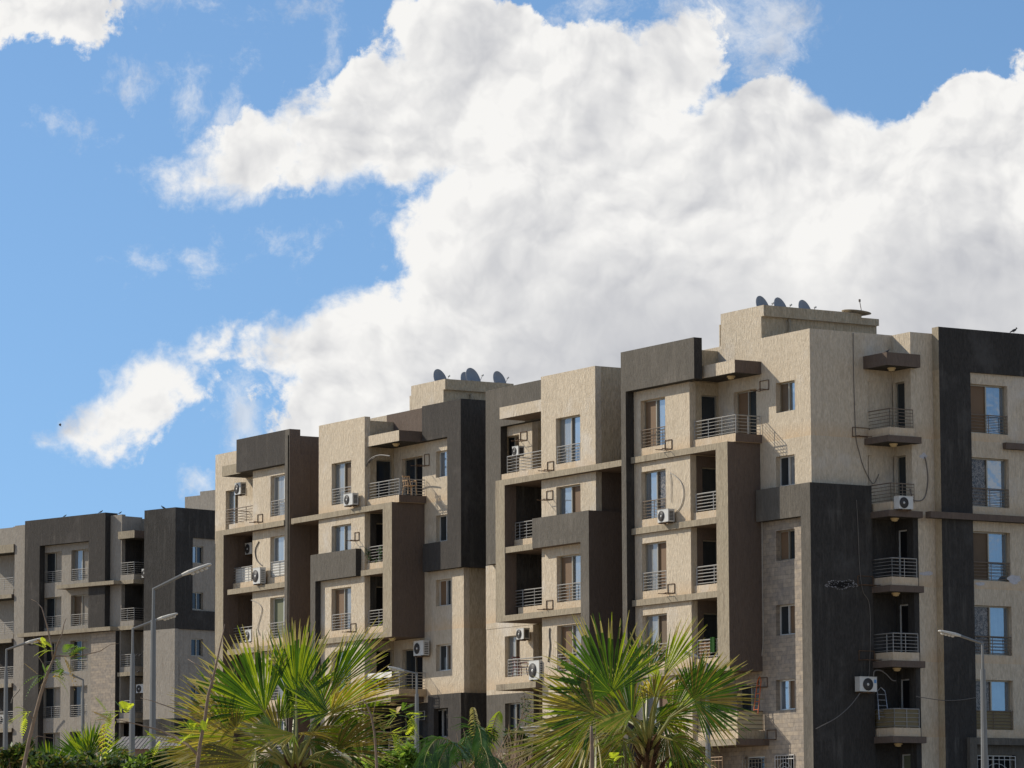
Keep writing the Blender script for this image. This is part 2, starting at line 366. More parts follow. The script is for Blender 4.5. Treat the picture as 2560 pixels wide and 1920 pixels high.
# ------------------------------------------------------------------ building pieces
def L2W(axis, plane, a, d, z): return (plane + d, a, z) if axis == 'x' else (a, plane + d, z)
def lbox(mb, axis, plane, a0, a1, d0, d1, z0, z1, m):
    if axis == 'x': mb.box(plane + d0, plane + d1, a0, a1, z0, z1, m)
    else: mb.box(a0, a1, plane + d0, plane + d1, z0, z1, m)
def wall(mb, axis, plane, a0, a1, z0, z1, holes=(), mat=BEI, thick=.3, bands=(), reveal=None):
    """a sheet of wall facing the street with real openings; bands = [(z_below, material)] paints storeys differently"""
    if a0 > a1: a0, a1 = a1, a0
    hs = [(min(h[0], h[1]), max(h[0], h[1]), h[2], h[3]) for h in holes]
    aa = sorted({a0, a1, *[min(max(x, a0), a1) for h in hs for x in h[:2]]}); zz = sorted({z0, z1, *[min(max(x, z0), z1) for h in hs for x in h[2:4]], *[b for b, _ in bands if z0 < b < z1]})
    def mt(z):
        for b, m in bands:
            if z < b: return m
        return mat
    def inh(a, z): return any(h[0] < a < h[1] and h[2] < z < h[3] for h in hs)
    for i in range(len(aa) - 1):
        for j in range(len(zz) - 1):
            if aa[i + 1] - aa[i] < 1e-6 or zz[j + 1] - zz[j] < 1e-6: continue
            am, zm = (aa[i] + aa[i + 1]) / 2, (zz[j] + zz[j + 1]) / 2
            if inh(am, zm): continue
            p = [L2W(axis, plane, aa[i], 0, zz[j]), L2W(axis, plane, aa[i + 1], 0, zz[j]), L2W(axis, plane, aa[i + 1], 0, zz[j + 1]), L2W(axis, plane, aa[i], 0, zz[j + 1])]
            mb.quad(p[::-1] if axis == 'x' else p, mt(zm))
    for h in hs:
        b0, b1, c0, c1 = max(h[0], a0), min(h[1], a1), h[2], h[3]
        m = reveal or mt((c0 + c1) / 2)
        q = lambda a, d, z: L2W(axis, plane, a, d, z)
        for pts in ([q(b0, 0, c0), q(b0, thick, c0), q(b0, thick, c1), q(b0, 0, c1)], [q(b1, 0, c0), q(b1, thick, c0), q(b1, thick, c1), q(b1, 0, c1)],
                    [q(b0, 0, c0), q(b1, 0, c0), q(b1, thick, c0), q(b0, thick, c0)], [q(b0, 0, c1), q(b1, 0, c1), q(b1, thick, c1), q(b0, thick, c1)]):
            mb.quad(pts, m)
    q = lambda a, d, z: L2W(axis, plane, a, d, z)
    zs = sorted({z0, z1, *[b for b, _ in bands if z0 < b < z1]})
    for k in range(len(zs) - 1):
        for a in (a0, a1): mb.quad([q(a, 0, zs[k]), q(a, thick, zs[k]), q(a, thick, zs[k + 1]), q(a, 0, zs[k + 1])], mt((zs[k] + zs[k + 1]) / 2))
    mb.quad([q(a0, 0, z1), q(a1, 0, z1), q(a1, thick, z1), q(a0, thick, z1)], mt(z1 - .01))
    mb.quad([q(a0, thick, z0), q(a1, thick, z0), q(a1, thick, z1), q(a0, thick, z1)], mt(z1 - .01))
def rails(mb, axis, plane, a0, a1, d, z0, z1, m, n=5, posts=None, r=.013, rt=.024):
    mb.tube([L2W(axis, plane, a0, d, z1), L2W(axis, plane, a1, d, z1)], rt, m)
    for k in range(n):
        z = z0 + .07 + (z1 - z0 - .07) * k / n
        mb.tube([L2W(axis, plane, a0, d, z), L2W(axis, plane, a1, d, z)], r, m)
    for t in (posts if posts is not None else (0, .5, 1)):
        a = a0 + (a1 - a0) * t
        mb.tube([L2W(axis, plane, a, d, z0), L2W(axis, plane, a, d, z1)], r * 1.25, m)
def window(bld, axis, plane, a0, a1, z0, z1, sty='GB', rail=False, rmat=None, fmat=None, rec=.2, door=False, railtop=None, split=.5):
    """sliding window: frame, one pane object per leaf, optional guard rail. sty names the leaves from picture-left to picture-right"""
    a0, a1 = min(a0, a1), max(a0, a1); fm = fmat or ALU
    mb = MB(); w = .055
    lbox(mb, axis, plane, a0, a1, rec, rec + .09, z0, z0 + w, fm); lbox(mb, axis, plane, a0, a1, rec, rec + .09, z1 - w, z1, fm)
    lbox(mb, axis, plane, a0, a0 + w, rec, rec + .09, z0 + w, z1 - w, fm); lbox(mb, axis, plane, a1 - w, a1, rec, rec + .09, z0 + w, z1 - w, fm)
    mid = a0 + (a1 - a0) * (split if axis == 'y' else 1 - split)
    if len(sty) > 1: lbox(mb, axis, plane, mid - .03, mid + .03, rec - .02, rec + .06, z0 + w, z1 - w, fm)
    wo = mb.build('door' if door else 'window', bld)
    leaves = [(a0 + w, mid - .03), (mid + .03, a1 - w)] if len(sty) > 1 else [(a0 + w, a1 - w)]
    if axis == 'x': leaves = leaves[::-1]
    for k, (l, s) in enumerate(zip(leaves, sty)):
        p = MB(); dd = rec + .04 + .025 * k; t = random.uniform(-.004, .004); u = random.uniform(-.004, .004)
        if s in 'GWD':                                     # glass leaf, never hung perfectly true
            c = [L2W(axis, plane, l[0], dd + t, z0 + w), L2W(axis, plane, l[1], dd - t, z0 + w), L2W(axis, plane, l[1], dd - t + u, z1 - w), L2W(axis, plane, l[0], dd + t + u, z1 - w)]
            p.quad(c[::-1] if axis == 'x' else c, GL[s]); p.build('pane', wo)
        elif s == 'O':                                      # leaf slid open: a near-black panel standing for the unlit room
            lbox(p, axis, plane, l[0], l[1], dd + .2, dd + .22, z0 + w, z1 - w, GL['K']); p.build('pane', wo)
        else:
            lbox(p, axis, plane, l[0], l[1], dd, dd + .02, z0 + w, z1 - w, GL[s]); p.build('shutter_or_dark_room_sheet', wo)  # style K is a near-black sheet standing for the unlit room
    back = MB(); lbox(back, axis, plane, a0, a1, rec + .3, rec + .31, z0, z1, GL['K']); back.build('dark_room_backing', wo)  # near-black sheet behind the leaves, the room's darkness put into its colour
    if rail:
        r = MB(); rails(r, axis, plane, a0 + .02, a1 - .02, .03, z0 + .02, railtop or z0 + .75, rmat or RAIL, 5, (.03, .5, .97), .013, .024); r.build('railing', wo)
    return wo

# ------------------------------------------------------------------ storeys (metres above the camera)
GZ = 3.1                                  # ground level at the foot of buildings A and B
def T(k): return 20.72 - 3 * k            # head of the windows of storey k (0 = top)
def LB(k): return 18.12 - 3 * k           # underside of the ledge below storey k
def LT(k): return 18.38 - 3 * k
def BT(k): return 18.72 - 3 * k           # top of the low wall under a railing
def part(bld, name, *boxes):
    mb = MB()
    for b in boxes: mb.box(*b[:6], b[6], *b[7:])
    return mb.build(name, bld)
def lamp(bld, x, y, z):
    mb = MB(); mb.lathe((x, y, z), (0, 0, -1), [(0, .17), (.05, .17), (.06, .13), (.12, .12), (.14, .02)], LAMPM, 14); return mb.build('ceiling_lamp', bld, True)
LAMPM = flat('cream_lamp_glass', (.55, .42, .22), .5)

# =================================================================== building A: the near block, px 1213 to the right edge
bA = empty('apartment_building', (97, 140, GZ), 'near apartment block at the right, largest, with tall shaded charcoal side and orange ladder balcony', 'building', 'beige and charcoal apartment blocks')
X4b, YC = 96.09, 132.54
FR, LG, W4, CN = 94.23, 94.47, 94.64, 94.78
yc = yX(1724, W4, 20)                     # corner of the projecting window bay
# --- wide wall at the right of the front, with the small windows
sw = [(yX(1940, X4b, T(k) - .6), yX(1987, X4b, T(k) - .6), 19.50 - 3 * k, T(k)) for k in range(6)]
dr = (yX(1834, X4b, 20), yX(1891, X4b, 20))
dz = [(BT(k) + .0, T(k) - .06) for k in range(5)]
holes = [(*s,) for s in sw] + [(dr[0], dr[1], a, b) for a, b in dz]
gd = (yX(1862, X4b, 5.6), yX(1912, X4b, 5.6), 3.4, 5.72); holes.append(gd)
sw_A5 = sw[5]
mb = MB(); wall(mb, 'x', X4b, YC, 143.4, GZ - 1, 22.68, holes, BEI, bands=[(15.14, STN)]); mb.build('wall', bA)
for k, st in enumerate(['SG', 'DW', 'BD', 'DB', 'GB', 'KK']):
    window(bA, 'x', X4b, *sw[k], sty=st, fmat=ALUW if k in (1, 3, 4) else None)
for k, st in enumerate(['BD', 'DK', 'KD', 'KD', 'DG']):
    window(bA, 'x', X4b, dr[0], dr[1], *dz[k], sty=st, door=True)
window(bA, 'x', X4b, *gd, sty='D', door=True, fmat=ALUW, rec=.15)
# --- projecting bay with the tall windows
bw = (yX(1602, W4, 19.7), yX(1663, W4, 19.7)); byl = 143.3
holes = [(*bw, BT(k), T(k)) for k in range(5)] + [(yX(1740, W4, 5.6), yX(1812, W4, 5.6), 4.3, 5.72)]
mb = MB(); wall(mb, 'x', W4, yc, byl, GZ - 1, 21.14, holes, BEI, bands=[(6.15, STN)]); mb.build('wall', bA)
for k, st in enumerate(['BG', 'GP', 'WB', 'WS', 'WB']): window(bA, 'x', W4, *bw, BT(k), T(k), st, rail=True, rmat=RAILD if k < 2 else RAIL)
dside = [(xY(1754, yc, 20), xY(1794, yc, 20), BT(k), T(k) - .08) for k in range(5)]
dside = [(max(a, W4 + .5), min(b, X4b - .05), c, d) for a, b, c, d in dside]
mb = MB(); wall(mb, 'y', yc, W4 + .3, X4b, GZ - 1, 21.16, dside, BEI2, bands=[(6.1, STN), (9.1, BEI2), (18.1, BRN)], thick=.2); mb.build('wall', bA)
for k in range(5): window(bA, 'y', yc, *dside[k], sty='D', door=True, rec=.1)
part(bA, 'parapet', (X4b - 1.2, X4b - .95, yc, byl, 21.16, 22.2, BEI), (W4 + .1, X4b - .01, yc, yc + .2, 21.18, 22.5, BEI2))
# --- charcoal frame round the bay
yf0, yf1, yfc = yX(1735, FR, 22), yX(1552, FR, 22), yX(1564, FR, 20.8)
part(bA, 'fascia', (FR, W4 - .012, yf0, yf1, 21.15, 22.85, GRY, None, BLK, BLK))
part(bA, 'frame_column', (FR, W4 + 1.9, yfc, yf1, GZ - 1, 21.15, GRY, None, BLK))
# --- canopy and top balcony
cx0 = yX(1837, CN, 21.5)
part(bA, 'canopy', (CN, X4b - .002, cx0, yc + .25, 21.20, 21.72, BEI, None, BRN, BLK, ROOF)); lamp(bA, 95.35, cx0 + 1.1, 21.2)
fr0, fr1 = yX(1820.5, LG, 15), yX(1791, LG, 15)
def balcony_front(bld, x, xw, ya, yb, k, m=BEI, ledge=True, lx=None, rail=True, rm=RAIL, rt=None, sideret=True, rb=None, nb=5):
    mb = MB(); mb.box(x, xw, ya, yb, LT(k), BT(k), m, None, BRN if k == 0 else BEI2)
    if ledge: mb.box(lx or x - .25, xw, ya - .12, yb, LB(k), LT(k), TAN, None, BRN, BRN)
    o = mb.build('balcony', bld)
    if rail:
        r = MB(); rails(r, 'x', x, (ya + .05) if rb is None else rb[0], (yb - .05) if rb is None else rb[1], .05, BT(k), rt or T(k) - 1.25, rm, nb, (0, .33, .66, 1))
        if sideret:
            rails(r, 'y', ya + .05, x + .05, xw - .05, 0, BT(k), rt or T(k) - 1.25, rm, nb, (.5, 1))
        r.build('railing', o)
    return o
b0 = balcony_front(bA, CN, X4b - .003, cx0, yc - .02, 0, ledge=False)
# --- tan picture frame: beams and pillar, loggias behind
yl = yX(1570, LG, 18.2)
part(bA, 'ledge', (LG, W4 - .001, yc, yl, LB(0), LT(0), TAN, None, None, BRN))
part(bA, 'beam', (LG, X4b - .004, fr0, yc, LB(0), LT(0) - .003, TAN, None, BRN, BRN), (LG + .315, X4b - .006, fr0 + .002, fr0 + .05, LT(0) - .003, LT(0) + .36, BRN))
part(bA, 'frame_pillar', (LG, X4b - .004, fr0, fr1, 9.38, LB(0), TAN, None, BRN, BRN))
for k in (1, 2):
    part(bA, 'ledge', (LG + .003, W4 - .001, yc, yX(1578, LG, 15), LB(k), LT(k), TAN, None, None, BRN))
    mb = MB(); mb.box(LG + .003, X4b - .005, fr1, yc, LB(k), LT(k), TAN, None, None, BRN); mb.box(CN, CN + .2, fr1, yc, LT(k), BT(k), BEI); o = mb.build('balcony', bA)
    r = MB(); rails(r, 'x', CN, fr1, yc - .15, .05, BT(k), T(k) - 1.25, RAIL, 5, (.36, 1), .02, .03); r.build('railing', o)
k = 3
mb = MB(); mb.box(LG, X4b - .005, fr0, yX(1578, LG, 9.2), LB(k), LT(k) - .002, TAN, None, BRN, BRN); mb.box(CN, CN + .2, fr1, yc, LT(k), BT(k), BEI); o = mb.build('balcony', bA)
r = MB(); rails(r, 'x', CN, fr1, yc - .15, .05, BT(k), T(k) - 1.25, RAIL, 5, (.3, 1), .02, .03); r.build('railing', o); lamp(bA, 95.2, fr0 + 1.0, 9.12)
# first-floor balcony with cream sheets behind the bars
SHEET = flat('cream_canvas', (.52, .44, .28), .8, 0, .1); OSHEET = flat('olive_canvas', (.20, .165, .095), .8, 0, .1)
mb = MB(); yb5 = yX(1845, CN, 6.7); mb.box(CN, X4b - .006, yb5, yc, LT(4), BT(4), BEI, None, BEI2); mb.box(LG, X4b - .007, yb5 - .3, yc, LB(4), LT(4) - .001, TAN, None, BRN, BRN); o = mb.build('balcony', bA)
r = MB(); rails(r, 'x', CN, yb5 + .05, yc - .1, .03, BT(4), T(4) - 1.22, RAILD, 4, (0, .33, .7, 1)); rails(r, 'y', yb5 + .05, CN + .03, X4b - .05, -.02, BT(4), T(4) - 1.22, RAILD, 4, (1,)); r.build('railing', o)
r = MB(); r.box(CN + .07, CN + .08, yb5 + .08, yc - .1, BT(4) + .02, T(4) - 1.24, SHEET); r.box(CN + .07, X4b - .05, yb5 + .07, yb5 + .08, BT(4) + .02, T(4) - 1.24, SHEET); r.build('privacy_screen', o)
# --- charcoal L frame wrapping the corner
FX = 95.75; dy0 = 132.19; XD = xY(2181, 132.19, 14)
part(bA, 'fascia', (FX, X4b - .002, yX(2002, FX, 15.1), yX(1889.5, FX, 16), 15.14, 16.44, GRY, None, BLK, BLK))
part(bA, 'frame_column', (FX, XD, dy0, YC - .002, GZ - 1, 16.44, BLK, GRY, BLK), (FX, X4b - .002, YC - .002, yX(2002, FX, 15.1), GZ - 1, 16.44, GRY, None, BLK))
# --- long shaded side wall
XI, Y5 = 100.2, 131.33
mb = MB()
wall(mb, 'y', YC, X4b + .3, XI, GZ - 1, 22.68, [(xY(2171, YC, 19.7), XI, BT(0) + .03, T(0)), (xY(2171, YC, 16.7), XI, BT(1) + .03, T(1))], BEI, bands=[(15.14, BLK)], thick=.08)
mb.build('wall', bA)
mb = MB(); mb.box(xY(2171, YC, 19.7), XI - .001, YC + .035, YC + .045, BT(1) - .1, T(0) + .1, BEI); mb.build('wall_panel', bA)
dxr = (yX(2237, XI, 19.7), yX(2262, XI, 19.7)); holes = [(*dxr, BT(k), T(k)) for k in range(6)]
mb = MB(); wall(mb, 'x', XI, Y5, YC, GZ - 1, 22.68, holes, BEI, bands=[(15.14, BLK)], thick=.25); mb.build('wall', bA)
for k, st in enumerate(['D', 'D', 'K', 'K', 'K', 'N']): window(bA, 'x', XI, *dxr, BT(k), T(k), st, door=True, rec=.1, fmat=ALUW if k > 1 else None)
XS = 101.31
mb = MB(); wall(mb, 'y', Y5, XI + .25, XS + .9, GZ - 1, 22.68, [], BEI, thick=.3); mb.build('wall', bA)
for k in range(6):
    x0, x1, y0 = 98.73, 100.41, 130.95
    if k == 0: part(bA, 'canopy', (x0, XI + .21, y0, YC - .003, 21.2, 21.72, BRN, None, None, BLK, ROOF)); lamp(bA, 99.45, 131.6, 21.2)
    if k > 4: break
    mb = MB(); mb.box(x0, x1, y0, YC - .003, LB(k), LT(k), BRN, None, None, BLK)
    bx1 = 100.13 if k < 2 else 100.2
    mb.box(x0 + .16, bx1, y0 + .1, YC - .003, LT(k), BT(k), BEI); o = mb.build('balcony', bA); lamp(bA, 99.45, 131.55, LB(k))
    r = MB(); rm = RAILD if k < 2 else RAIL; ry = y0 + .15; rx = x0 + .21
    rails(r, 'y', ry, rx, bx1 - .03, 0, BT(k), T(k) - 1.25, rm, 4 if k == 4 else 5, (0, .5 if k else 1, 1)); rails(r, 'x', rx, ry, YC - .05, 0, BT(k), T(k) - 1.25, rm, 4 if k == 4 else 5, (.3,) if k == 3 else (0,))
    r.build('railing', o)
    if k == 4:
        r = MB(); r.box(rx + .04, bx1 - .04, ry + .04, ry + .05, BT(k) + .02, T(k) - 1.27, OSHEET); r.box(rx + .04, rx + .05, ry + .05, YC - .05, BT(k) + .02, T(k) - 1.27, OSHEET); r.build('privacy_screen', o)
# --- right part of the side wall inside a charcoal frame
Y6 = 130.9; XR = 113; xo = xY(2428, Y6, 19)
part(bA, 'fascia', (XS, XR, Y6, Y5 - .002, 21.17, 22.92, CHR, TAN, BLK, BLK), )
part(bA, 'frame_column', (XS, xo, Y6, Y5 - .004, GZ - 1, 21.17, BLK, BEI2))
w6 = (xo + .02, xY(2520, Y6 + .12, 19)); holes = [(*w6, BT(k), T(k)) for k in range(5)] + [(w6[0], w6[1] + .05, 3.2, 5.72)]
w7 = (w6[1] + 2.2, w6[1] + 4.0); holes += [(*w7, BT(k), T(k)) for k in range(6)]
mb = MB(); wall(mb, 'y', Y6 + .12, xo - .3, XR, GZ - 1, 21.18, holes, BEI, bands=[(6.1, GRY)]); mb.build('wall', bA)
for k, st in enumerate(['BG', 'PG', 'SG', 'PG', 'PG']):
    wo = window(bA, 'y', Y6 + .12, *w6, BT(k), T(k), st, rail=True, rmat=RAILD)
    window(bA, 'y', Y6 + .12, *w7, BT(k), T(k), 'GB', rail=True, rmat=RAILD)
    if k == 4:
        r = MB(); r.box(w6[0], w6[1], Y6 + .19, Y6 + .2, BT(k) + .02, T(k) - 1.27, OSHEET); r.build('privacy_screen', wo)
window(bA, 'y', Y6 + .12, w6[0], w6[1] + .05, 3.2, 5.72, 'KK')
part(bA, 'ledge', (xY(2327, Y6 - .25, 15.2), XR, Y6 - .25, Y6 + .1, LB(1), LT(1), BRN, None, None, BLK))
part(bA, 'ledge', (xY(2511, Y6, 18.2), XR, Y6 - .12, Y6 + .1, LB(0), LT(0), BRN, None, None, BLK))
part(bA, 'plinth_frame', (xY(2425, Y6 - .2, 6), XR, Y6 - .2, Y6 + .11, 6.1, 6.38, GRY, None, None, BLK), (xY(2425, Y6 - .2, 6), xY(2443, Y6 - .2, 6), Y6 - .2, Y6 - .001, GZ - 1, 6.1, GRY))
# --- penthouse
yp0 = yX(1909, X4b, 24); yp1 = yX(1802, X4b, 23.5); xp1 = xY(2193, yp0 + .15, 23)
part(bA, 'penthouse', (X4b, xp1, yp0 + .18, yp1, 22.681, 23.58, BEI, None, BEI2), (X4b + .35, xp1 + .01, yp0 + .19, yp1 - .01, 21, 22.681, BEI2), (X4b - .001, xp1 - .9, yp0, yp1 + .001, 23.58, 24.03, BEI, None, BEI2), (xp1 - .9, xp1 + .001, yp0 + .01, yp1, 23.58, 23.86, BEI, None, BEI2))
part(bA, 'chimney', (X4b + .02, X4b + .7, yp1 + .08, yX(1797, X4b, 23), 21, 23.6, BEI, None, BEI2))
mb = MB(); px_ = xY(1974, yp0 + .08, 23); mb.tube([(px_, yp0 + .25, 23.5), (px_, yp0 + .09, 23.5), (px_, yp0 + .07, 23.42), (px_, yp0 + .07, 21.6)], .06, TAN, 8); mb.build('vent_pipe', bA)
# --- mirrored bay 3 (left half of building A)
X3, L3, F3, C3, D3, B3 = 94.95, 94.6, 94.5, 95.1, 96.4, 96.75
yr3, yl3 = 146.62, yX(1353, X3, 20)
w3 = (yX(1390, X3, 19.7), yX(1450.5, X3, 19.7)); holes = [(*w3, BT(k), T(k)) for k in range(6)]
mb = MB(); wall(mb, 'x', X3, yr3, yl3, GZ - 1, 22.68, holes, BEI); mb.build('wall', bA)
for k, st in enumerate(['WG', 'GB', 'BG', 'BW', 'DW', 'DD']): window(bA, 'x', X3, *w3, BT(k), T(k), st, rail=k != 1)
part(bA, 'wall', (X3 + .3, 98, yr3, yr3 + .25, LT(0), 22.679, BEI2), (X3 + .3, 98, yr3 + .01, yr3 + .25, GZ - 1, LT(0), BRN), (X3 + .3, 98.2, yl3 - .25, yl3, GZ - 1, 22.6, BEI2))
part(bA, 'wall', (97.6, 98, yf1, yr3, GZ - 1, 22.3, BRN), (94.66, 97.6, yf1 - .2, yf1, GZ - 1, 22.3, BRN))
part(bA, 'frame_column', (F3, 97.7, yr3 - .12, yr3 - .001, GZ - 1, 16.44, BRN, GRY, BRN), (F3, X3 - .002, yr3 - .001, yX(1451.5, F3, 14), GZ - 1, 16.44, GRY, None, BRN))
part(bA, 'fascia', (F3, X3 - .003, yX(1451.5, F3, 14), yX(1330.5, F3, 15.8), 15.14, 16.44, GRY, None, BRN, BRN), (X3 - .01, C3 + .2, yl3, yX(1330.5, F3, 15.8), 15.4, 16.44, GRY))
ypl, ypr = yX(1239, L3, 15), yX(1262, L3, 15)
part(bA, 'frame_pillar', (L3, 95.2, ypr, ypl, LT(2), LB(0), TAN, None, BRN), (95.2, B3, ypr + .05, ypl - .05, LT(2), LB(0), BLK))
part(bA, 'ledge', (L3, X3 - .003, yr3, yl3, LB(0), LT(0), TAN, None, BRN, BRN), (L3, B3, yl3, ypl, LB(0), LT(0), TAN, None, BRN, BRN), (L3, 97.55, 144.0, yr3, LB(0), LT(0), TAN, None, BRN, BRN))
def rail3(o, a, b, k, ret=None, x=C3):
    r = MB(); rails(r, 'x', x, a, b, .05, BT(k), T(k) - 1.25, RAIL, 5, (.0, .37, .75, 1))
    if ret: rails(r, 'y', b, x + .05, ret, 0, BT(k), T(k) - 1.25, RAIL, 5, ())
    r.build('railing', o)
mb = MB(); mb.box(C3, B3 - .01, yl3, yX(1254, C3, 18.5), LT(0), BT(0), BEI); o = mb.build('balcony', bA); rail3(o, yl3, yX(1266, C3, 19), 0, B3)
part(bA, 'canopy', (C3, D3 - .002, yl3, yX(1249, C3, 21.5), 21.2, 21.72, BEI, None, BRN, BRN, ROOF)); lamp(bA, 95.8, yl3 + .5, 21.2)
mb = MB(); mb.box(L3 + .02, B3 - .01, yX(1331, L3, 15), ypr, LB(1), LT(1), TAN, None, BRN, BRN); mb.box(C3, C3 + .15, yX(1331, L3, 15), yX(1280, C3, 15.5), LT(1), BT(1), BEI); o = mb.build('balcony', bA); rail3(o, yX(1331, C3, 16), yX(1286, C3, 16), 1)
mb = MB(); mb.box(L3, B3 - .01, yl3, ypl, LB(2), LT(2), TAN, None, BRN, BRN); mb.box(C3, C3 + .15, yl3, ypr - .3, LT(2), BT(2), BEI); o = mb.build('balcony', bA); rail3(o, yl3, yX(1286, C3, 13), 2)
part(bA, 'ledge', (L3, X3 - .003, yX(1452.5, L3, 12.2), yl3, LB(2), LT(2), TAN, None, BRN, BRN)); lamp(bA, 95.7, yl3 + .5, LB(2)); 
mb = MB(); mb.box(L3, B3 - .01, yl3, yX(1240, L3, 9.2), LB(3), LT(3), TAN, None, BRN, BRN); mb.box(C3, B3 - .012, yl3, yX(1262, C3, 9.5), LT(3), BT(3), BEI); o = mb.build('balcony', bA); rail3(o, yl3, yX(1268, C3, 10), 3, B3)
mb = MB(); mb.box(L3, B3 - .01, yl3, yX(1240, L3, 6.2), LB(4), LT(4), TAN, None, BRN, BRN); mb.box(C3, B3 - .012, yl3, yX(1290, C3, 6.5), LT(4), BT(4), BEI); o = mb.build('balcony', bA); rail3(o, yl3, yX(1296, C3, 7), 4, B3); lamp(bA, 95.7, yl3 + .5, LB(3))
yw0, yw1 = yX(1331, B3, 18), yX(1216, B3, 12)
wb = (yX(1262, B3, 11), yX(1300, B3, 11)); holes = [(*wb, BT(k) if k != 4 else 6.9, T(k)) for k in (0, 3, 4)]
mb = MB(); wall(mb, 'x', B3, yw0, yw1, GZ - 1, 21.5, holes, BEI, bands=[(9.15, GRY), (12.13, BEI), (18.1, BLK)]); mb.build('wall', bA)
part(bA, 'wall', (B3 - .02, B3 - .001, ypl - .3, yw1, 12.12, 15.0, BEI))
window(bA, 'x', B3, *wb, BT(0), T(0), 'KS'); window(bA, 'x', B3, *wb, BT(3), T(3), 'WS'); window(bA, 'x', B3, *wb, 6.9, T(4), 'DD')
part(bA, 'wall', (B3 + .3, 98.3, yw0, yw0 + .2, GZ - 1, 21.5, BEI2), (97.9, 98.2, yl3, yw0, GZ - 1, 21.5, BLK))
ydl, ydi = yX(1214, D3, 22), yX(1251.5, D3, 20)
part(bA, 'fascia', (D3, B3 - .003, yl3 - .4, ydl, 21.15, 22.9, GRY, None, BLK, BLK), (B3, B3 + .3, yl3 - .2, ydl - .05, 21.5, 22.8, GRY))
part(bA, 'frame_column', (D3, B3 - .003, ydi, ydl, 15.0, 21.15, GRY, None, BLK, BLK))
# --- core and roofs
part(bA, 'core', (96.9, XR - .3, 133.4, 143.3, GZ - 1.5, 21.9, BLK, None, None, None, ROOF), (98.4, XR - .3, 143.3, 155.2, GZ - 1.5, 21.9, BLK, None, None, None, ROOF), (101.6, XR - .2, 131.6, 133.4, GZ - 1.5, 21.7, BLK, None, None, None, ROOF), (98.6, XR, yw1 - .3, yw1, GZ - 1, 22.6, BEI))

# =================================================================== building B: middle block, px 538 to 1240
bB = empty('apartment_building', (98, 172, GZ), 'middle apartment block behind the left palm, with black tower corner under a beige penthouse', 'building', 'beige and charcoal apartment blocks')
XB, WBX, LGB, FRB, CNB, DKB = 97.2, 95.6, 95.43, 95.3, 95.72, 96.86
ycn, ywl = yX(911.5, WBX, 20), yX(797, WBX, 21)
w2 = (yX(829, WBX, 19.7), yX(878, WBX, 19.7)); holes = [(*w2, BT(k), T(k)) for k in range(6)]
mb = MB(); wall(mb, 'x', WBX, ycn, ywl, GZ - 1, 22.68, holes, BEI); mb.build('wall', bB)
for k, st in enumerate(['WS', 'GW', 'BW', 'WD', 'WS', 'DD']): window(bB, 'x', WBX, *w2, BT(k), T(k), st, rail=k != 1, rmat=RAIL)
ys = yX(1152, DKB, 20); ysb = ys + .33
yL2 = yX(968, XB, 22)
sw = [(yX(1090, XB, T(k) - .6), yX(1127, XB, T(k) - .6), 19.50 - 3 * k, T(k)) for k in range(5)]; sw[4] = (yX(1079, XB, 8), yX(1116, XB, 8), 7.45, 8.74)
dB = (yX(1004, XB, 20), yX(1056, XB, 20)); holes = sw + [(*dB, BT(k), T(k) - .06) for k in range(6)]
mb = MB(); wall(mb, 'x', XB, ysb, yL2 + 2, GZ - 1, 22.9, holes, BEI, bands=[(9.1, BLK)]); mb.build('wall', bB)
for k, st in enumerate(['GG', 'DD', 'BD', 'DS', 'KK']): window(bB, 'x', XB, *sw[k], st, fmat=ALUW)
for k, st in enumerate(['DK', 'KK', 'KK', 'DK', 'KD', 'KD']): window(bB, 'x', XB, *dB, BT(k), T(k) - .06, st, door=True)
dsd = (max(xY(941, ycn, 19), WBX + .45), min(xY(981, ycn, 19), XB - .06)); holes = [(*dsd, BT(k), T(k) - .05) for k in range(6)]
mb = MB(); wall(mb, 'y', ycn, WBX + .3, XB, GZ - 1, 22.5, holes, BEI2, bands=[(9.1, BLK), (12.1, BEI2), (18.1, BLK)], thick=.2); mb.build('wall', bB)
for k in range(6): window(bB, 'y', ycn, *dsd, BT(k), T(k) - .05, 'D' if k == 0 else 'K', door=True, rec=.1)
y55 = yX(1055, DKB, 22); yq = yX(1118, DKB, 20)
part(bB, 'parapet', (XB - .03, XB - .001, y55, yL2, 21.25, 22.9, BRN, None, None, BLK))
part(bB, 'fascia', (DKB, XB - .002, yq, y55, 21.25, 22.9, CHR, None, BLK, BLK))
ytop = 99.3
part(bB, 'frame_column', (DKB, XB - .002, ysb - .002, yq, 15.14, 22.9, CHR, None, BLK), (DKB, ytop, ys, ysb - .002, 15.14, 22.9, BLK, CHR, BLK, BLK))
part(bB, 'fascia', (DKB + .001, XB - .002, yq, yX(1056.5, DKB, 16), 15.14, 16.44, CHR, None, BLK, BLK))
part(bB, 'side_wall', (XB + .3, 112, ysb, ysb + .3, 9.15, 22.6, BEI2), (XB + .3, 112, ysb + .001, ysb + .3, GZ - 1, 9.15, BLK), (ytop, 112, ys + .1, ysb, 15.2, 22.7, BLK))
part(bB, 'plinth_wall', (DKB + .08, XB - .002, ysb - .12, yX(1116.5, DKB, 8), GZ - 1, 9.4, CHR, None, BLK), (DKB + .08, 99.4, ys + .18, ysb - .12, GZ - 1, 9.4, BLK, CHR, BLK),
     (DKB + .081, XB - .002, yX(1116.5, DKB, 8), yX(1066, DKB, 9), 8.76, 9.4, CHR), (DKB + .081, XB - .002, yX(1080.5, DKB, 8), yX(1066, DKB, 9), GZ - 1, 8.76, CHR), (DKB + .081, XB - .002, yX(1116.5, DKB, 8), yX(1080.5, DKB, 8), GZ - 1, 7.43, CHR))
cb0 = yX(997.5, CNB, 21.5)
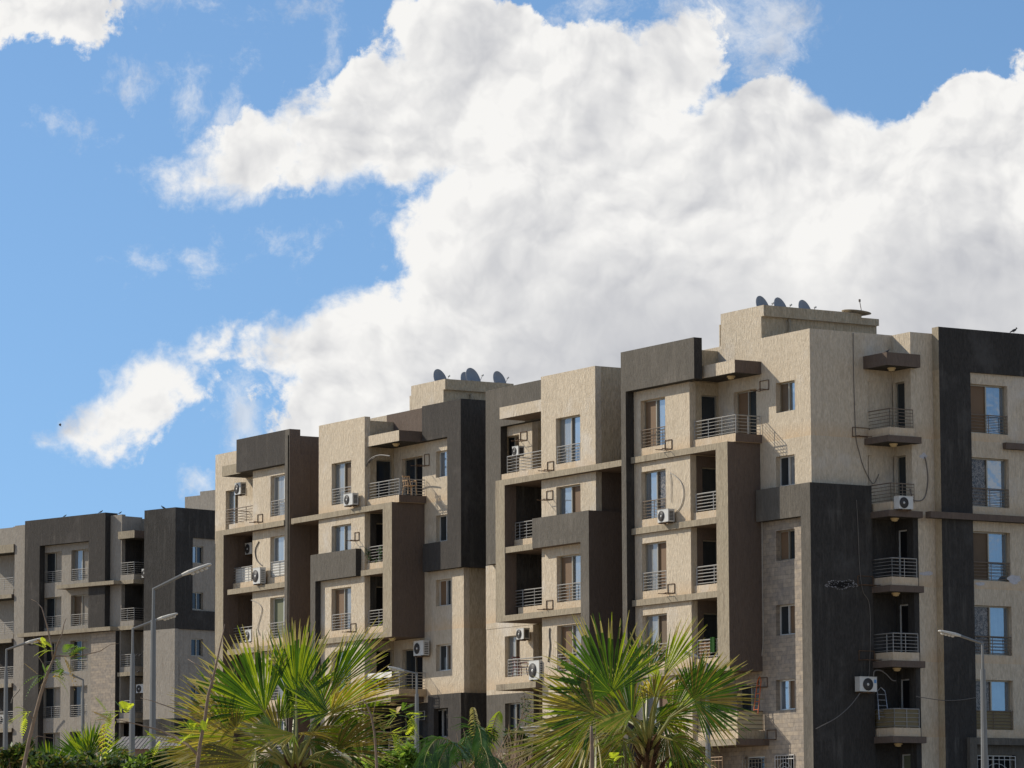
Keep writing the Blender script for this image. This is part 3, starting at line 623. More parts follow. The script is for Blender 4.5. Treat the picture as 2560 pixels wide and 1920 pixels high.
part(bB, 'canopy', (CNB, XB - .035, cb0, ycn + .02, 21.24, 21.74, BEI, None, BRN, BLK, ROOF)); lamp(bB, 96.2, cb0 + 1.1, 21.24)
fb0, fb1 = yX(979.5, LGB, 15), yX(957, LGB, 15)
balcony_front(bB, CNB, XB - .003, cb0, ycn - .02, 0, ledge=False)
part(bB, 'beam', (LGB, XB - .004, fb0, ycn, LB(0), LT(0), TAN, None, BRN, BRN)); part(bB, 'ledge', (LGB, WBX - .003, ycn, yX(728, LGB, 18.3), LB(0), LT(0), TAN, None, BRN, BRN), (WBX - .003, 98, ywl + .01, yX(733, 96, 18.3), LB(0) + .001, LT(0) - .001, TAN, None, None, BRN))
part(bB, 'frame_pillar', (LGB, XB - .004, fb0, fb1, LT(2), LB(0), TAN, None, BRN, BRN))
for k in (1, 2):
    mb = MB(); mb.box(LGB + .003, XB - .006, fb0 if k == 2 else fb1, yX(902, LGB, 15) if k == 1 else ycn, LB(k), LT(k), TAN, None, BRN, BRN); mb.box(CNB, CNB + .2, fb1, ycn, LT(k), BT(k), BEI); o = mb.build('balcony', bB)
    r = MB(); rails(r, 'x', CNB, fb1, ycn - .12, .05, BT(k), T(k) - 1.25, RAIL, 5, (.5, 1)); r.build('railing', o)
part(bB, 'ledge', (LGB, WBX - .003, ycn, yX(791, LGB, 12.3), LB(2), LT(2), TAN, None, None, BRN)); lamp(bB, 96.1, fb0 + 1.1, LB(2))
for k in (3, 4):
    mb = MB(); yy = yX(997.5, CNB, 9.5); mb.box(CNB, XB - .006, yy, ycn, LT(k), BT(k), BEI, None, BEI2); mb.box(LGB, XB - .007, yy + .25, ycn + .6 * (k == 3), LB(k), LT(k) - .001, TAN, None, BRN, BLK); o = mb.build('balcony', bB)
    r = MB(); rails(r, 'x', CNB, yy + .04, ycn - .05, .05, BT(k), T(k) - 1.25, RAIL, 5, (0, .33, .66, 1)); rails(r, 'y', yy + .04, CNB + .05, XB - .05, 0, BT(k), T(k) - 1.25, RAIL, 5, (.5, 1)); r.build('railing', o); lamp(bB, 96.1, fb0 + 1.0, LB(k))
yq0, yq1, yq2 = yX(776, FRB, 16), yX(889, FRB, 16), yX(788, FRB, 14)
part(bB, 'fascia', (FRB, WBX - .004, yq1, yq0, 15.15, 16.44, GRY, None, BLK, BLK), (FRB, WBX + .3, yq1 - .012, yq1, 15.15, 16.44, BLK, GRY, BLK))
part(bB, 'frame_column', (FRB, WBX + .6, yq2, yq0, GZ - 1, 15.15, GRY, None, BLK))
part(bB, 'wall', (WBX + .3, 98.4, ywl - .2, ywl - .002, GZ - 1, 22.4, BEI))
yp0, yp1 = yX(1113, XB, 24), yX(1028, XB, 24); xe = xY(1284, yp0, 24)
part(bB, 'penthouse', (XB, xe, yp0 + .16, yp1, 22.901, 23.56, BEI, None, BEI2), (XB + .4, xe, yp0 + .17, yp1 - .01, 21, 22.9, BEI2), (XB - .001, xe + .001, yp0, yp1 + .001, 23.56, 24.05, BEI, None, BEI2))
part(bB, 'chimney', (XB + .02, XB + .7, yp1 + .05, yX(1023, XB, 23.3), 21, 23.6, BEI, None, BEI2))
mb = MB(); px_ = xY(1178, yp0 + .08, 23.2); mb.tube([(px_, yp0 + .25, 23.4), (px_, yp0 + .08, 23.4), (px_, yp0 + .06, 23.3), (px_, yp0 + .06, 21.5)], .06, TAN, 8); mb.build('vent_pipe', bB)
# --- left bay of building B (mirrored)
WA, FA, LA, CA, BA = 95.85, 95.5, 95.45, 96.0, 97.35
yar, yal = yX(716, WA, 20), yX(632, WA, 20)
wv = (yX(676, WA, 19.7), yX(713, WA, 19.7) - .25); holes = [(*wv, BT(k), T(k)) for k in range(6)]
mb = MB(); wall(mb, 'x', WA, yar - .6, yal, GZ - 1, 21.14, holes, BEI); mb.build('wall', bB)
for k, st in enumerate(['WS', 'GS', 'NS', 'WS', 'DS', 'DD']): window(bB, 'x', WA, *wv, BT(k), T(k), st, rail=True, fmat=ALUW, split=.62)
ya0, ya1, ya2 = yX(722.5, FA, 22), yX(591, FA, 22), yX(712, FA, 20)
part(bB, 'fascia', (FA, WA - .003, ya2, ya1, 21.15, 22.8, CHR, None, BRN, BLK))
part(bB, 'frame_column', (FA, 98.4, ya0, ya0 + .12, GZ - 1, 22.5, BRN, GRY, BRN), (FA, WA - .003, ya0 + .12, ya2, GZ - 1, 22.8, GRY, None, BRN), (FA, 96.1, ya0 - .05, ya0 + .12, GZ - 1, 22.8, BRN, GRY, BRN), (96.1, 96.65, ya0 - .05, ya0, GZ - 1, 21.6, BRN))
part(bB, 'wall', (98.0, 98.4, ywl, ya0, GZ - 1, 22.5, BRN), (WA + .3, 98, yal - .2, yal, GZ - 1, 22.4, BEI2, None, BLK))
yb1 = yX(538, BA, 20)
wz = (yX(564, BA, 19.7), yX(595, BA, 19.7)); holes = [(*wz, BT(0), T(0))]
mb = MB(); wall(mb, 'x', BA, yal - .5, yb1, GZ - 1, 22.68, holes, BEI, bands=[(18.1, BLK)]); mb.build('wall', bB)
window(bB, 'x', BA, *wz, BT(0), T(0), 'GS')
part(bB, 'canopy', (CA, BA - .003, yal, yX(555, CA, 21.4), 21.2, 21.72, TAN, None, BRN, BLK, ROOF)); lamp(bB, 96.6, yal + .6, 21.2)
ypl, ypr = yX(538, LA, 15), yX(558, LA, 15)
part(bB, 'frame_pillar', (LA, 96.3, ypr, ypl, GZ - 1, LB(0), TAN, None, BRN), (96.3, BA, ypr + .05, ypl, GZ - 1, LB(0), BLK, None, BRN))
part(bB, 'ledge', (LA, WA - .003, ya2, yal, LB(0), LT(0), TAN, None, None, BRN), (LA, BA - .002, yal, ypl, LB(0), LT(0), TAN, None, BRN, BRN))
def rail2(o, a, b, k, rm=RAIL, ret=False):
    r = MB(); rails(r, 'x', CA, a, b, .05, BT(k), T(k) - 1.25, rm, 5, (0, .33, .66, 1))
    if ret: rails(r, 'y', b, CA + .05, BA, 0, BT(k), T(k) - 1.25, rm, 5, (.5,))
    r.build('railing', o)
mb = MB(); mb.box(CA, BA - .004, yal, ypl - .4, LT(0), BT(0), BEI); o = mb.build('balcony', bB); rail2(o, yal, yX(563, CA, 19), 0, RAILD, True)
for k in (1, 2, 3, 4):
    mb = MB(); mb.box(LA + .1, BA - .01, yal, yX(564, LA, 15), LB(k), LT(k), TAN, None, BRN, BRN); mb.box(LA + .1, WA - .003, ya2, yal, LB(k), LT(k), TAN, None, None, BRN); mb.box(CA, CA + .15, yal, yX(575, CA, 15), LT(k), BT(k), BEI); o = mb.build('balcony', bB); rail2(o, yal, yX(582, CA, 16), k)
part(bB, 'core', (98.6, 112, ysb + .4, ypl, GZ - 1.5, 21.6, BLK, None, None, None, ROOF))

# =================================================================== building C: far block at the left, turned 13 degrees
YC_ = R(45.0); AC = Rz @ Rx @ Bmat(YC_); TURN = YC_ - YAW

bC = empty('apartment_building', (175, 210, 5.6), 'distant charcoal apartment block at the far left, lowest roofline, behind three street lamps', 'building', 'beige and charcoal apartment blocks')
def cy(px, X, z): return yX(px, X, z, AC)
def cx(px, Y, z): return xY(px, Y, z, AC)
def TC(k): return 23.34 - 3.03 * k
BEC = stucco('cloud_shaded_beige_stucco', (.37, .33, .275), (.26, .23, .19), (.17, .135, .10), .30, .4, 11)  # beige darkened in its colour to stand for cloud shade over block C
XC = 173.3; FC = 172.85; GC = 4.6
yn0, yn1 = cy(369, XC, 22), cy(304, XC, 22)
h1 = (cy(109, XC, 22), cy(154, XC, 22)); h2 = (cy(178, XC, 22), cy(221, XC, 22))
yfl = cy(37, XC, 24)
holes = [(*h, TC(k) - 2.05, TC(k)) for h in (h1, h2) for k in range(6)]
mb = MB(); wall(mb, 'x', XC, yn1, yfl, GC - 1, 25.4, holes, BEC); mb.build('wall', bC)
sty = ['DB', 'WB', 'DB', 'SD', 'DK', 'DB', 'DD', 'DD', 'KD', 'KB', 'DD', 'DD']
for i, h in enumerate((h1, h2)):
    for k in range(6): window(bC, 'x', XC, *h, TC(k) - 2.05, TC(k), sty[2 * k + i], rail=True, fmat=ALU, rec=.25)
ya, yb = cy(62, FC, 24), cy(263, FC, 24)
part(bC, 'fascia', (FC, XC - .002, yb, ya, 23.8, 25.58, CHR, None, BLK, BLK), (FC, XC + .6, yb - .002, yb, 17.7, 25.58, BLK))
part(bC, 'frame_column', (FC, XC - .002, cy(99, FC, 23), ya, GC - 1, 23.8, CHR, None, BLK)); part(bC, 'frame_column', (FC, XC - .002, yb, cy(221.5, FC, 22), 17.7, 23.8, CHR, None, BLK))
part(bC, 'stone_pier', (FC + .1, XC - .002, cy(285, FC, 15), cy(224, FC, 15), GC - 1, 17.68, STN, None, BLK))
part(bC, 'ledge', (FC - .35, XC - .01, cy(295, FC, 20.8), cy(141, FC - .35, 20.8), 20.73, 20.98, TAN, None, None, BRN)); part(bC, 'ledge', (FC - .36, XC - .012, cy(286, FC, 17.8), cy(43, FC - .35, 17.8), 17.7, 17.96, TAN, None, None, BRN))
xn = XC + 1.75
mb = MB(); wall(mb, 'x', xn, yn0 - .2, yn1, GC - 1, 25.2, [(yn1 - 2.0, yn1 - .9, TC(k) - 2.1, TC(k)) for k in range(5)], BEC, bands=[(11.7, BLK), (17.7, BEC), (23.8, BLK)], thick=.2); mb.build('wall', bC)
for k in range(5): window(bC, 'x', xn, yn1 - 2.0, yn1 - .9, TC(k) - 2.1, TC(k), 'K', door=True, rec=.08, fmat=ALUW)
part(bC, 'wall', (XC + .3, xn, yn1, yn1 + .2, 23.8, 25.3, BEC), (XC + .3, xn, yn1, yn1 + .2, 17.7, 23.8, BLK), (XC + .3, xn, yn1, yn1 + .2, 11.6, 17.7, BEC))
part(bC, 'canopy', (XC - .2, xn - .01, cy(336, XC - .2, 24), yn1 + .15, 23.75, 24.24, TAN, None, BRN, BLK, ROOF))
for k in range(5):
    zt = 21.0 - 3.03 * k; mb = MB(); y0, y1 = cy(335, XC - .1, zt), yn1 + .1
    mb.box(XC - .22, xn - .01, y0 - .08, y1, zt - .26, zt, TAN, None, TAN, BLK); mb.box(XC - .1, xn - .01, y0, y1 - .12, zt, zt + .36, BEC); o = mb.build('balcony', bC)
    r = MB(); rails(r, 'x', XC - .1, y0 + .03, y1 - .15, .03, zt + .36, zt + 1.15, RAIL, 5, (0, .5, 1)); rails(r, 'y', y0 + .03, XC - .07, xn, 0, zt + .36, zt + 1.15, RAIL, 5, (.5, 1)); r.build('railing', o)
yt0 = cy(447, XC, 22)
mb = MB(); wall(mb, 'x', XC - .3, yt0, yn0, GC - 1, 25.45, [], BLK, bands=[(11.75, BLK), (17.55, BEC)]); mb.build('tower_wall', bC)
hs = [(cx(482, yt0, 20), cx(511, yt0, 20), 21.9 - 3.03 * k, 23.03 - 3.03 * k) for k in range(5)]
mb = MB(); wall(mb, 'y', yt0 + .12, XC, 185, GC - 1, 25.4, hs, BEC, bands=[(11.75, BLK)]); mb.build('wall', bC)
for k in range(5): window(bC, 'y', yt0 + .12, *hs[k], sty='GD' if k == 0 else 'DD', rec=.12)
part(bC, 'fascia', (XC, 186, yt0, yt0 + .119, 23.55, 25.45, BLK), (XC, hs[0][0] - .02, yt0, yt0 + .119, 17.55, 23.55, BLK), (hs[0][0] - .02, 178, yt0, yt0 + .119, 17.55, 18.8, BLK))
# far-left recess with its own balconies
xl = XC + 1.3
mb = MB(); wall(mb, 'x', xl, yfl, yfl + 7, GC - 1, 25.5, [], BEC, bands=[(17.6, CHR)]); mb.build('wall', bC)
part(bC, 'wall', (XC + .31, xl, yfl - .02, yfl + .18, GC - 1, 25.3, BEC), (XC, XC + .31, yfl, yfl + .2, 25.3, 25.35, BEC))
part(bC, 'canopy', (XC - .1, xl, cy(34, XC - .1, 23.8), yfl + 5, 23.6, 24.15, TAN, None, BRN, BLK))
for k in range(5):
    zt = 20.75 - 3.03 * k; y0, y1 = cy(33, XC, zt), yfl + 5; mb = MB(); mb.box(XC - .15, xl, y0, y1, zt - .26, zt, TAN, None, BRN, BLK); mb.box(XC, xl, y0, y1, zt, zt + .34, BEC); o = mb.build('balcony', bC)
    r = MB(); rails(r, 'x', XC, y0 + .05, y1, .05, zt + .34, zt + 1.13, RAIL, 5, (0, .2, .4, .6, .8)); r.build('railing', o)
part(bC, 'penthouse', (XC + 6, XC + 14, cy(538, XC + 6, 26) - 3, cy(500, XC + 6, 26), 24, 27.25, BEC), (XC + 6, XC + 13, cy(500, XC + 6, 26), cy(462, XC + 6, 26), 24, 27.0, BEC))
part(bC, 'core', (xn + .4, 188, yt0 + .5, yn1, GC - 1, 24.6, BLK, None, None, None, ROOF), (XC + .9, 188, yn1 + .3, yfl - .3, GC - 1, 24.6, BLK, None, None, None, ROOF), (xl + .5, 188, yfl, yfl + 7, GC - 1, 24.6, BLK, None, None, None, ROOF))
l_ = Vector(bC.location); bC.rotation_euler = (0, 0, TURN); bC.location = Matrix.Rotation(TURN, 3, 'Z') @ l_

# =================================================================== ground
def gh(x, y):
    d = math.hypot(x, y); t = min(1, max(0, (d - 70) / 60)); z = -1.6 + (GZ + 1.6) * t * t * (3 - 2 * t)
    t = min(1, max(0, (d - 210) / 60)); return z + 2.5 * t * t * (3 - 2 * t)
GRD = flat('dry_dusty_ground', (.40, .32, .22), .95, 0, .1, .2, .8)
mb = MB(); rr = [0, 3, 8, 20, 40, 60, 70, 80, 90, 100, 110, 120, 130, 150, 180, 210, 230, 250, 270, 320, 500, 1000, 2500]; na = 48
for i, r_ in enumerate(rr):
    for j in range(na):
        t = 2 * math.pi * j / na; mb.v.append((r_ * math.cos(t), r_ * math.sin(t), gh(r_, 0)))
for i in range(len(rr) - 1):
    for j in range(na): mb.f.append((i * na + j, (i + 1) * na + j, (i + 1) * na + (j + 1) % na, i * na + (j + 1) % na)); mb.m.append(mb.mi(GRD))
tag(mb.build('ground', smooth=True), kind='structure')

# =================================================================== things fixed to, standing on or hanging from the blocks
ACW = flat('ac_enamel', (.56, .55, .51), .45, 0, .4, .1, 3); ACD = flat('ac_grille_dark', (.045, .04, .038), .6); RUST = flat('rusty_steel', (.14, .085, .05), .7, .2, .3, .3, 9); CBL = flat('grey_cable', (.13, .115, .10), .7); CBW = flat('white_conduit', (.40, .37, .32), .6); BLUE = flat('blue_label', (.10, .25, .5), .5)
ACG = 'air conditioner outdoor units'; BKG = 'empty air conditioner brackets'
def ac(label, px, py, plane, axis='x', w=.85, h=.58, d=.32, gap=.12, bracket=True, fan=.5, lbl=False, M=A, turn=0):
    """px, py = centre of the fan face; the unit hangs on wall 'plane'"""
    fp = plane - gap - d
    c = onX(px, py, fp, M) if axis == 'x' else onY(px, py, fp, M)
    cx_, cy_, cz_ = c
    loc = (plane - gap - d / 2, cy_, cz_ - h / 2) if axis == 'x' else (cx_, plane - gap - d / 2, cz_ - h / 2)
    t = empty('air_conditioner', loc, label, 'air conditioner', ACG)
    a = cy_ if axis == 'x' else cx_; s = 1 if axis == 'y' else -1     # s: direction of picture-right along a
    z0, z1 = cz_ - h / 2, cz_ + h / 2
    mb = MB(); lbox(mb, axis, fp, a - w / 2, a + w / 2, 0, d, z0 + .03, z1 - .015, ACW); lbox(mb, axis, fp, a - w / 2 - .01, a + w / 2 + .01, -.01, d + .01, z1 - .015, z1, ACW)
    for q in (-.3, .3): lbox(mb, axis, fp, a + q * w - .03, a + q * w + .03, -.01, d + .01, z0, z0 + .03, ACD)
    o = mb.build('body', t)
    fa = a - s * w * .14 if not lbl else a - .02
    n = (-1, 0, 0) if axis == 'x' else (0, -1, 0); r = h * .40 * (fan / .5)
    mb = MB(); mb.lathe(L2W(axis, fp, fa, -.004, cz_), n, [(0, r), (.006, r), (.006, r * .2)], ACD, 28)
    for q in (1.0, .8, .6, .4): mb.lathe(L2W(axis, fp, fa, -.006, cz_), n, [(.004, r * q), (.012, r * q), (.012, r * q - .010), (.004, r * q - .010)], ACD, 28)
    g = mb.build('fan_grille', t, True)
    mb = MB(); mb.lathe(L2W(axis, fp, fa, -.012, cz_), n, [(0, r * .22), (.012, r * .2), (.014, .001)], ACW, 14); mb.build('hub', g, True)
    if axis == 'x':                                                   # coil louvres and service cover on the side one sees
        mb = MB()
        for q in range(7): mb.box(fp + .06, fp + d - .05, a - w / 2 - .006, a - w / 2 + .002, z0 + .09 + q * (h - .16) / 7, z0 + .11 + q * (h - .16) / 7 + .02, ACD)
        mb.build('side_louvres', t)
    if lbl:
        mb = MB(); lbox(mb, axis, fp, a + w * .33, a + w * .47, -.004, .0, cz_ + .06, cz_ + .2, BLUE); mb.build('sticker', t)
    if bracket:
        mb = MB()
        for q in (-.32, .32):
            mb.tube([L2W(axis, plane, a + q * w, -.02, z0 + .35), L2W(axis, plane, a + q * w, -.02, z0 - .015), L2W(axis, plane, a + q * w, -gap - d - .05, z0 - .015)], .018, RUST)
        mb.tube([L2W(axis, plane, a - .36 * w, -gap - d * .8, z0 - .015), L2W(axis, plane, a + .36 * w, -gap - d * .8, z0 - .015)], .014, RUST)
        mb.build('bracket', t)
    return t
def empty_bracket(label, px, py, plane, axis='x', w=.5, h=.4, d=.5, m=None, M=A):
    c = onX(px, py, plane, M) if axis == 'x' else onY(px, py, plane, M)
    t = empty('wall_bracket', tuple(c), label, 'bracket', BKG); a = c.y if axis == 'x' else c.x; z = c.z; m = m or RUST
    for q in (-.5, .5):
        mb = MB(); mb.tube([L2W(axis, plane, a + q * w, -.02, z + h), L2W(axis, plane, a + q * w, -.02, z)], .017, m); mb.tube([L2W(axis, plane, a + q * w, -.02, z), L2W(axis, plane, a + q * w, -d, z)], .017, m)
        mb.build('arm', t)
    mb = MB(); mb.tube([L2W(axis, plane, a - w / 2, -.03, z + h), L2W(axis, plane, a + w / 2, -.03, z + h)], .014, m); mb.tube([L2W(axis, plane, a - w / 2, -.3, z + .01), L2W(axis, plane, a + w / 2, -.3, z + .01)], .014, m); mb.tube([L2W(axis, plane, a - w / 2, -.03, z + .02), L2W(axis, plane, a + w / 2, -.03, z + .02)], .014, m)
    [mb.tube([L2W(axis, plane, a + q_ * w, -.03, z + h), L2W(axis, plane, a + q_ * w, -.03, z), L2W(axis, plane, a + q_ * w, -.3, z + .01)], .012, m) for q_ in (-.5, .5)]; mb.build('crossbars', t)
ac('white unit under the canopy of the top left balcony, middle block', 594, 1222, 97.0, w=.62, h=.62)
ac('unit in deep shade at the back of the upper left loggia, middle block', 621, 1372, 97.1, w=.7, h=.6)
ac('big white unit beside sheeted railing on the upper left loggia', 641, 1440, 95.82, w=.72, h=.82, fan=.46)
ac('white unit half hidden by palm tips on a second left loggia railing', 620, 1590, 96.4, w=.6, h=.6)
ac('white unit with dark fan under tall curtained window, middle block top floor', 870, 1249, 95.6)
ac('unit with black side louvres above the street lamp, middle block', 1046, 1621, 97.2, w=.9, h=.72, fan=.44)
ac('white unit standing inside the top balcony of the near block', 1288, 1128, 96.3, w=.5, h=.45, bracket=False)
ac('unit hung high under the loggia floor beside brown window, near block', 1300, 1585, 96.7, w=.6, h=.52)
ac('big white unit in front of first balcony railing beside right palm', 1335, 1676, 95.25, w=.82, h=.86, fan=.46)
ac('white unit under film covered window of the near block bay', 1657, 1290, 94.64, w=.78, h=.56)
ac('small pale unit hung on the corner balcony of the shaded side wall', 2265, 1257, 131.15, 'y', w=.72, h=.55)
ac('cream unit with blue sticker on the charcoal side wall, cable hanging below', 2171, 1711, 132.19, 'y', w=.85, h=.62, lbl=True)
def acC(label, px, py, plane, w, h):
    t = ac(label, px, py, plane, w=w, h=h, M=AC); l_ = Vector(t.location); t.location = Matrix.Rotation(TURN, 3, 'Z') @ l_; t.rotation_euler = (0, 0, TURN)
acC('small white unit at the upper corner balcony of the distant block', 363, 1433, XC + .5, .7, .6)
acC('dark unit under second corner balcony of the distant block', 350, 1722, XC + .9, .8, .6)
acC('white unit at lower left picture edge on the distant block', 3, 1800, XC + .9, .8, .7)
empty_bracket('bracket under tall window, top floor left bay, middle block', 651, 1306, 95.85)
empty_bracket('thin bracket on beige bay above charcoal band, middle block', 893, 1352, 95.6, w=.4)
empty_bracket('large bracket beside top balcony door, middle block', 1068, 1165, 97.2, w=.42, h=.55, d=.75)
empty_bracket('rusty bracket under brown shuttered window above palm, middle block', 884, 1580, 95.6)
empty_bracket('bracket above the white unit in top balcony, near block', 1310, 1102, 96.75, w=.55)
empty_bracket('rusty bracket beside tall window at ledge level, near block top floor', 1377, 1177, 94.95)
empty_bracket('bracket casting slanted shadow left of third column window, near block', 1375, 1250, 94.95)
empty_bracket('rusty bracket on ledge beside brown shutter, near block', 1375, 1524, 94.95)
empty_bracket('bracket at right end of top balcony canopy, near block', 1912, 976, X4b, w=.62, h=.4)
empty_bracket('rusty bracket under top tall window of right bay', 1672, 1124, 94.64)
empty_bracket('rusty bracket throwing shadow on ledge, third floor right bay', 1679, 1484, 94.64)
empty_bracket('bracket beside first floor door under brown frame', 1908, 1719, X4b, w=.62)
empty_bracket('lowest bracket on stone cladding with grey cable tied on', 1930, 1850, X4b, w=.62)
empty_bracket('bracket left of highest corner balcony on the side wall', 2152, 1093, YC, 'y', w=.85, h=.38)
empty_bracket('bracket beside white plaster scar on charcoal side wall', 2163, 1464, 132.19, 'y', w=.75, h=.38)
empty_bracket('bracket on charcoal side wall above blue sticker unit', 2166, 1651, 132.19, 'y', w=.75, h=.38)
empty_bracket('pale bracket on dark plinth wall beside ground floor window', 1056, 1800, 97.15, w=.5, h=.4, m=RAIL)

# --- cables: each sags along a wall
def cable(label, pts, r=.018, m=None, plane=None, axis='x', d=-.03, M=A):
    P_ = []
    for (px, py) in pts:
        c = onX(px, py, plane + d, M) if axis == 'x' else onY(px, py, plane + d, M); P_.append(c)
    # Catmull-Rom
    Q = [P_[0]] + P_ + [P_[-1]]; out = []
    for i in range(1, len(Q) - 2):
        for k in range(6):
            t = k / 6; a, b, c, e = Q[i - 1], Q[i], Q[i + 1], Q[i + 2]
            out.append(.5 * ((2 * b) + (c - a) * t + (2 * a - 5 * b + 4 * c - e) * t * t + (3 * b - a - 3 * c + e) * t ** 3))
    out.append(P_[-1])
    mb = MB(); mb.tube(out, r, m or CBL, 5); return tag(mb.build('cable', loc=tuple(P_[0])), label, 'cable', 'cables and pipes on the facades')
cable('long dark cable running down the beige side wall to the corner balcony', [(2133, 833), (2134, 920), (2136, 1000), (2140, 1092), (2148, 1130), (2160, 1170), (2181, 1208), (2192, 1198), (2197, 1185)], .016, None, YC, 'y')
cable('thin cable down the charcoal side wall to blue sticker unit', [(2141, 1250), (2145, 1320), (2148, 1400), (2151, 1440), (2158, 1480), (2172, 1505), (2176, 1560), (2175, 1640), (2172, 1692)], .016, None, dy0, 'y')
cable('looping pipe from white plaster patch to the corner unit', [(2312, 1142), (2317, 1165), (2320, 1200), (2315, 1235), (2306, 1250), (2290, 1252), (2281, 1246), (2275, 1222)], .022, None, Y5, 'y')
cable('grey cable sagging between unit and lowest stone wall bracket', [(2150, 1733), (2125, 1765), (2090, 1795), (2040, 1822)], .02, CBL, dy0, 'y', -.5)
cable('cable strung across the charcoal column near the right lamp', [(2290, 1741), (2320, 1746), (2360, 1751), (2400, 1750), (2440, 1744)], .016, CBL, 130.9, 'y', -.1)
cable('white pipe curving from door to unit on lowest corner balcony', [(2184, 1692), (2186, 1678), (2200, 1676), (2215, 1685), (2230, 1700), (2240, 1702)], .022, CBL, 131.2, 'y', 0)
cable('black pipe arching over top balcony down to white unit', [(903, 1275), (905, 1230), (910, 1190), (918, 1160), (930, 1145), (950, 1138), (975, 1140)], .035, None, 95.72, 'x', -.02)
cable('second dark pipe beside the arch at the bay corner', [(911, 1268), (914, 1220), (918, 1180), (924, 1155), (940, 1142)], .028, None, 95.85, 'x', 0)
cable('white wire bow between plaster spot and unit, right bay', [(1676, 1182), (1690, 1192), (1704, 1208), (1709, 1232), (1704, 1260), (1690, 1282)], .02, CBW, 94.64, 'x')
cable('straight thin wire inside the white bow, right bay', [(1676, 1184), (1678, 1210), (1677, 1256)], .014, CBW, 94.64, 'x')
cable('dark loop hanging above big unit, upper left loggia', [(647, 1354), (639, 1370), (638, 1385), (643, 1402), (655, 1414)], .026, None, 95.85, 'x')
cable('thin looped wire beside palm tips, second left loggia', [(628, 1500), (645, 1508), (655, 1522), (650, 1545), (644, 1570), (649, 1588)], .02, CBW, 95.85, 'x')
cable('dark wires hanging left of shuttered window beside right palm', [(1374, 1570), (1373, 1590), (1375, 1610), (1373, 1635), (1370, 1655)], .03, None, 94.95, 'x')
cable('long thin pipe at the corner of brown frame and stone wall', [(1906, 1220), (1906, 1350), (1907, 1480), (1908, 1600), (1903, 1650)], .018, CBW, X4b, 'x')
cable('cable drooping on pale wall at the far left edge', [(49, 1724), (40, 1735), (32, 1745), (28, 1758)], .04, None, 172.0, 'x', 0, AC).rotation_euler = (0, 0, 0)
o = [x for x in COL.objects if x.name.startswith('cable')][-1]; o.location = Matrix.Rotation(TURN, 3, 'Z') @ Vector(o.location); o.rotation_euler = (0, 0, TURN)

# --- plaster scars are paint on the wall: thin ragged pieces of filler
PLS = flat('white_filler', (.50, .49, .50), .9, 0, .1, .25, 12)
def scar(bld, pts, plane, axis='y', m=None):
    mb = MB(); q = [(onY(px, py, plane - .006) if axis == 'y' else onX(px, py, plane - .006)) for px, py in pts]
    mb.quad(q, m or PLS); return mb.build('plaster_patch', bld)
def ragged(cx_, cy_, rx_, ry_, n=22, sd=1):
    g = random.Random(sd); return [(cx_ + rx_ * math.cos(t) * g.uniform(.55, 1.05), cy_ + ry_ * math.sin(t) * g.uniform(.55, 1.05)) for t in [2 * math.pi * i / n for i in range(n)]]
scar(bA, ragged(2309, 1140, 11, 9, 16, 2), Y5); scar(bA, ragged(2317, 1434, 22, 6, 18, 3), Y5); scar(bA, ragged(2536, 1448, 20, 14, 18, 6), 131.02); scar(bA, ragged(2450, 1460, 18, 5, 18, 8), 131.02)
scar(bA, ragged(2105, 1461, 40, 9, 30, 4), dy0 + .002, m=flat('soot', (.02, .018, .017), .95, 0, .1, .4, 9)); RIM = flat('lime_bloom', (.26, .25, .25), .95, 0, .1, .5, 20)
g_ = random.Random(12)
for i in range(46):                                   # ragged lime bloom round the burnt hollow
    t = i / 45 * 2 * math.pi; wv = 1 + .25 * math.sin(5 * t) + g_.uniform(-.12, .12)
    scar(bA, ragged(2104 + 38 * math.cos(t) * wv ** .5, 1461 + 10 * math.sin(t) * wv, g_.uniform(1.2, 3.6), g_.uniform(.7, 2.0), 8, i), dy0 - .002 * (i % 3), m=RIM)
for i in range(26): scar(bA, ragged(2104 + g_.uniform(-34, 34), 1461 + g_.uniform(-6, 6), g_.uniform(.8, 3), g_.uniform(.5, 1.2), 7, i + 60), dy0 - .002, m=RIM)

# --- satellite dishes
DSH = flat('dish_grey_paint', (.23, .25, .28), .5, .1, .4, .12, 3); DRIM = flat('dish_rim', (.34, .34, .34), .5)
def dish(label, px, pytop, X, r=.52, yaw=0, tilt=16, zr=24.05, flatdish=False):
    c = onX(px, pytop, X); c.z -= r * .93
    t = empty('satellite_dish', (c.x + .1, c.y, zr), label, 'satellite dish', 'satellite dishes on the penthouse roofs')
    az = R(-66 + yaw)                     # compass of the dish normal
    n = Vector((math.cos(az) * math.cos(R(tilt)), math.sin(az) * math.cos(R(tilt)), math.sin(R(tilt))))
    mb = MB(); mb.lathe(c, n, [(-.13, .02), (-.115, r * .35), (-.075, r * .68), (0, r), (.02, r), (.012, r * .97), (-.06, r * .68), (-.10, r * .35), (-.115, .02)], DSH, 40); d = mb.build('reflector', t, True)
    mb = MB(); mb.lathe(c, n, [(-.005, r * .99), (.024, r * 1.0), (.024, r * 1.025), (-.005, r * 1.025)], DRIM, 40); mb.build('rim', d, True)
    mb = MB(); mb.tube([(c.x + .1, c.y, zr), (c.x + .1, c.y, max(c.z - .1, zr + .1)), tuple(c - n * .12)], .03, RAIL, 8); mb.build('mast', t)
    mb = MB(); u = n.cross(Vector((0, 0, 1))).normalized(); up = u.cross(n); f = c + n * r * 1.0
    mb.tube([tuple(c - up * r * .95), tuple(f)], .012, RAIL); mb.lathe(f - n * .05, n, [(0, .02), (0, .04), (.09, .04), (.1, .01)], ACW, 10); mb.build('feed_arm', t)
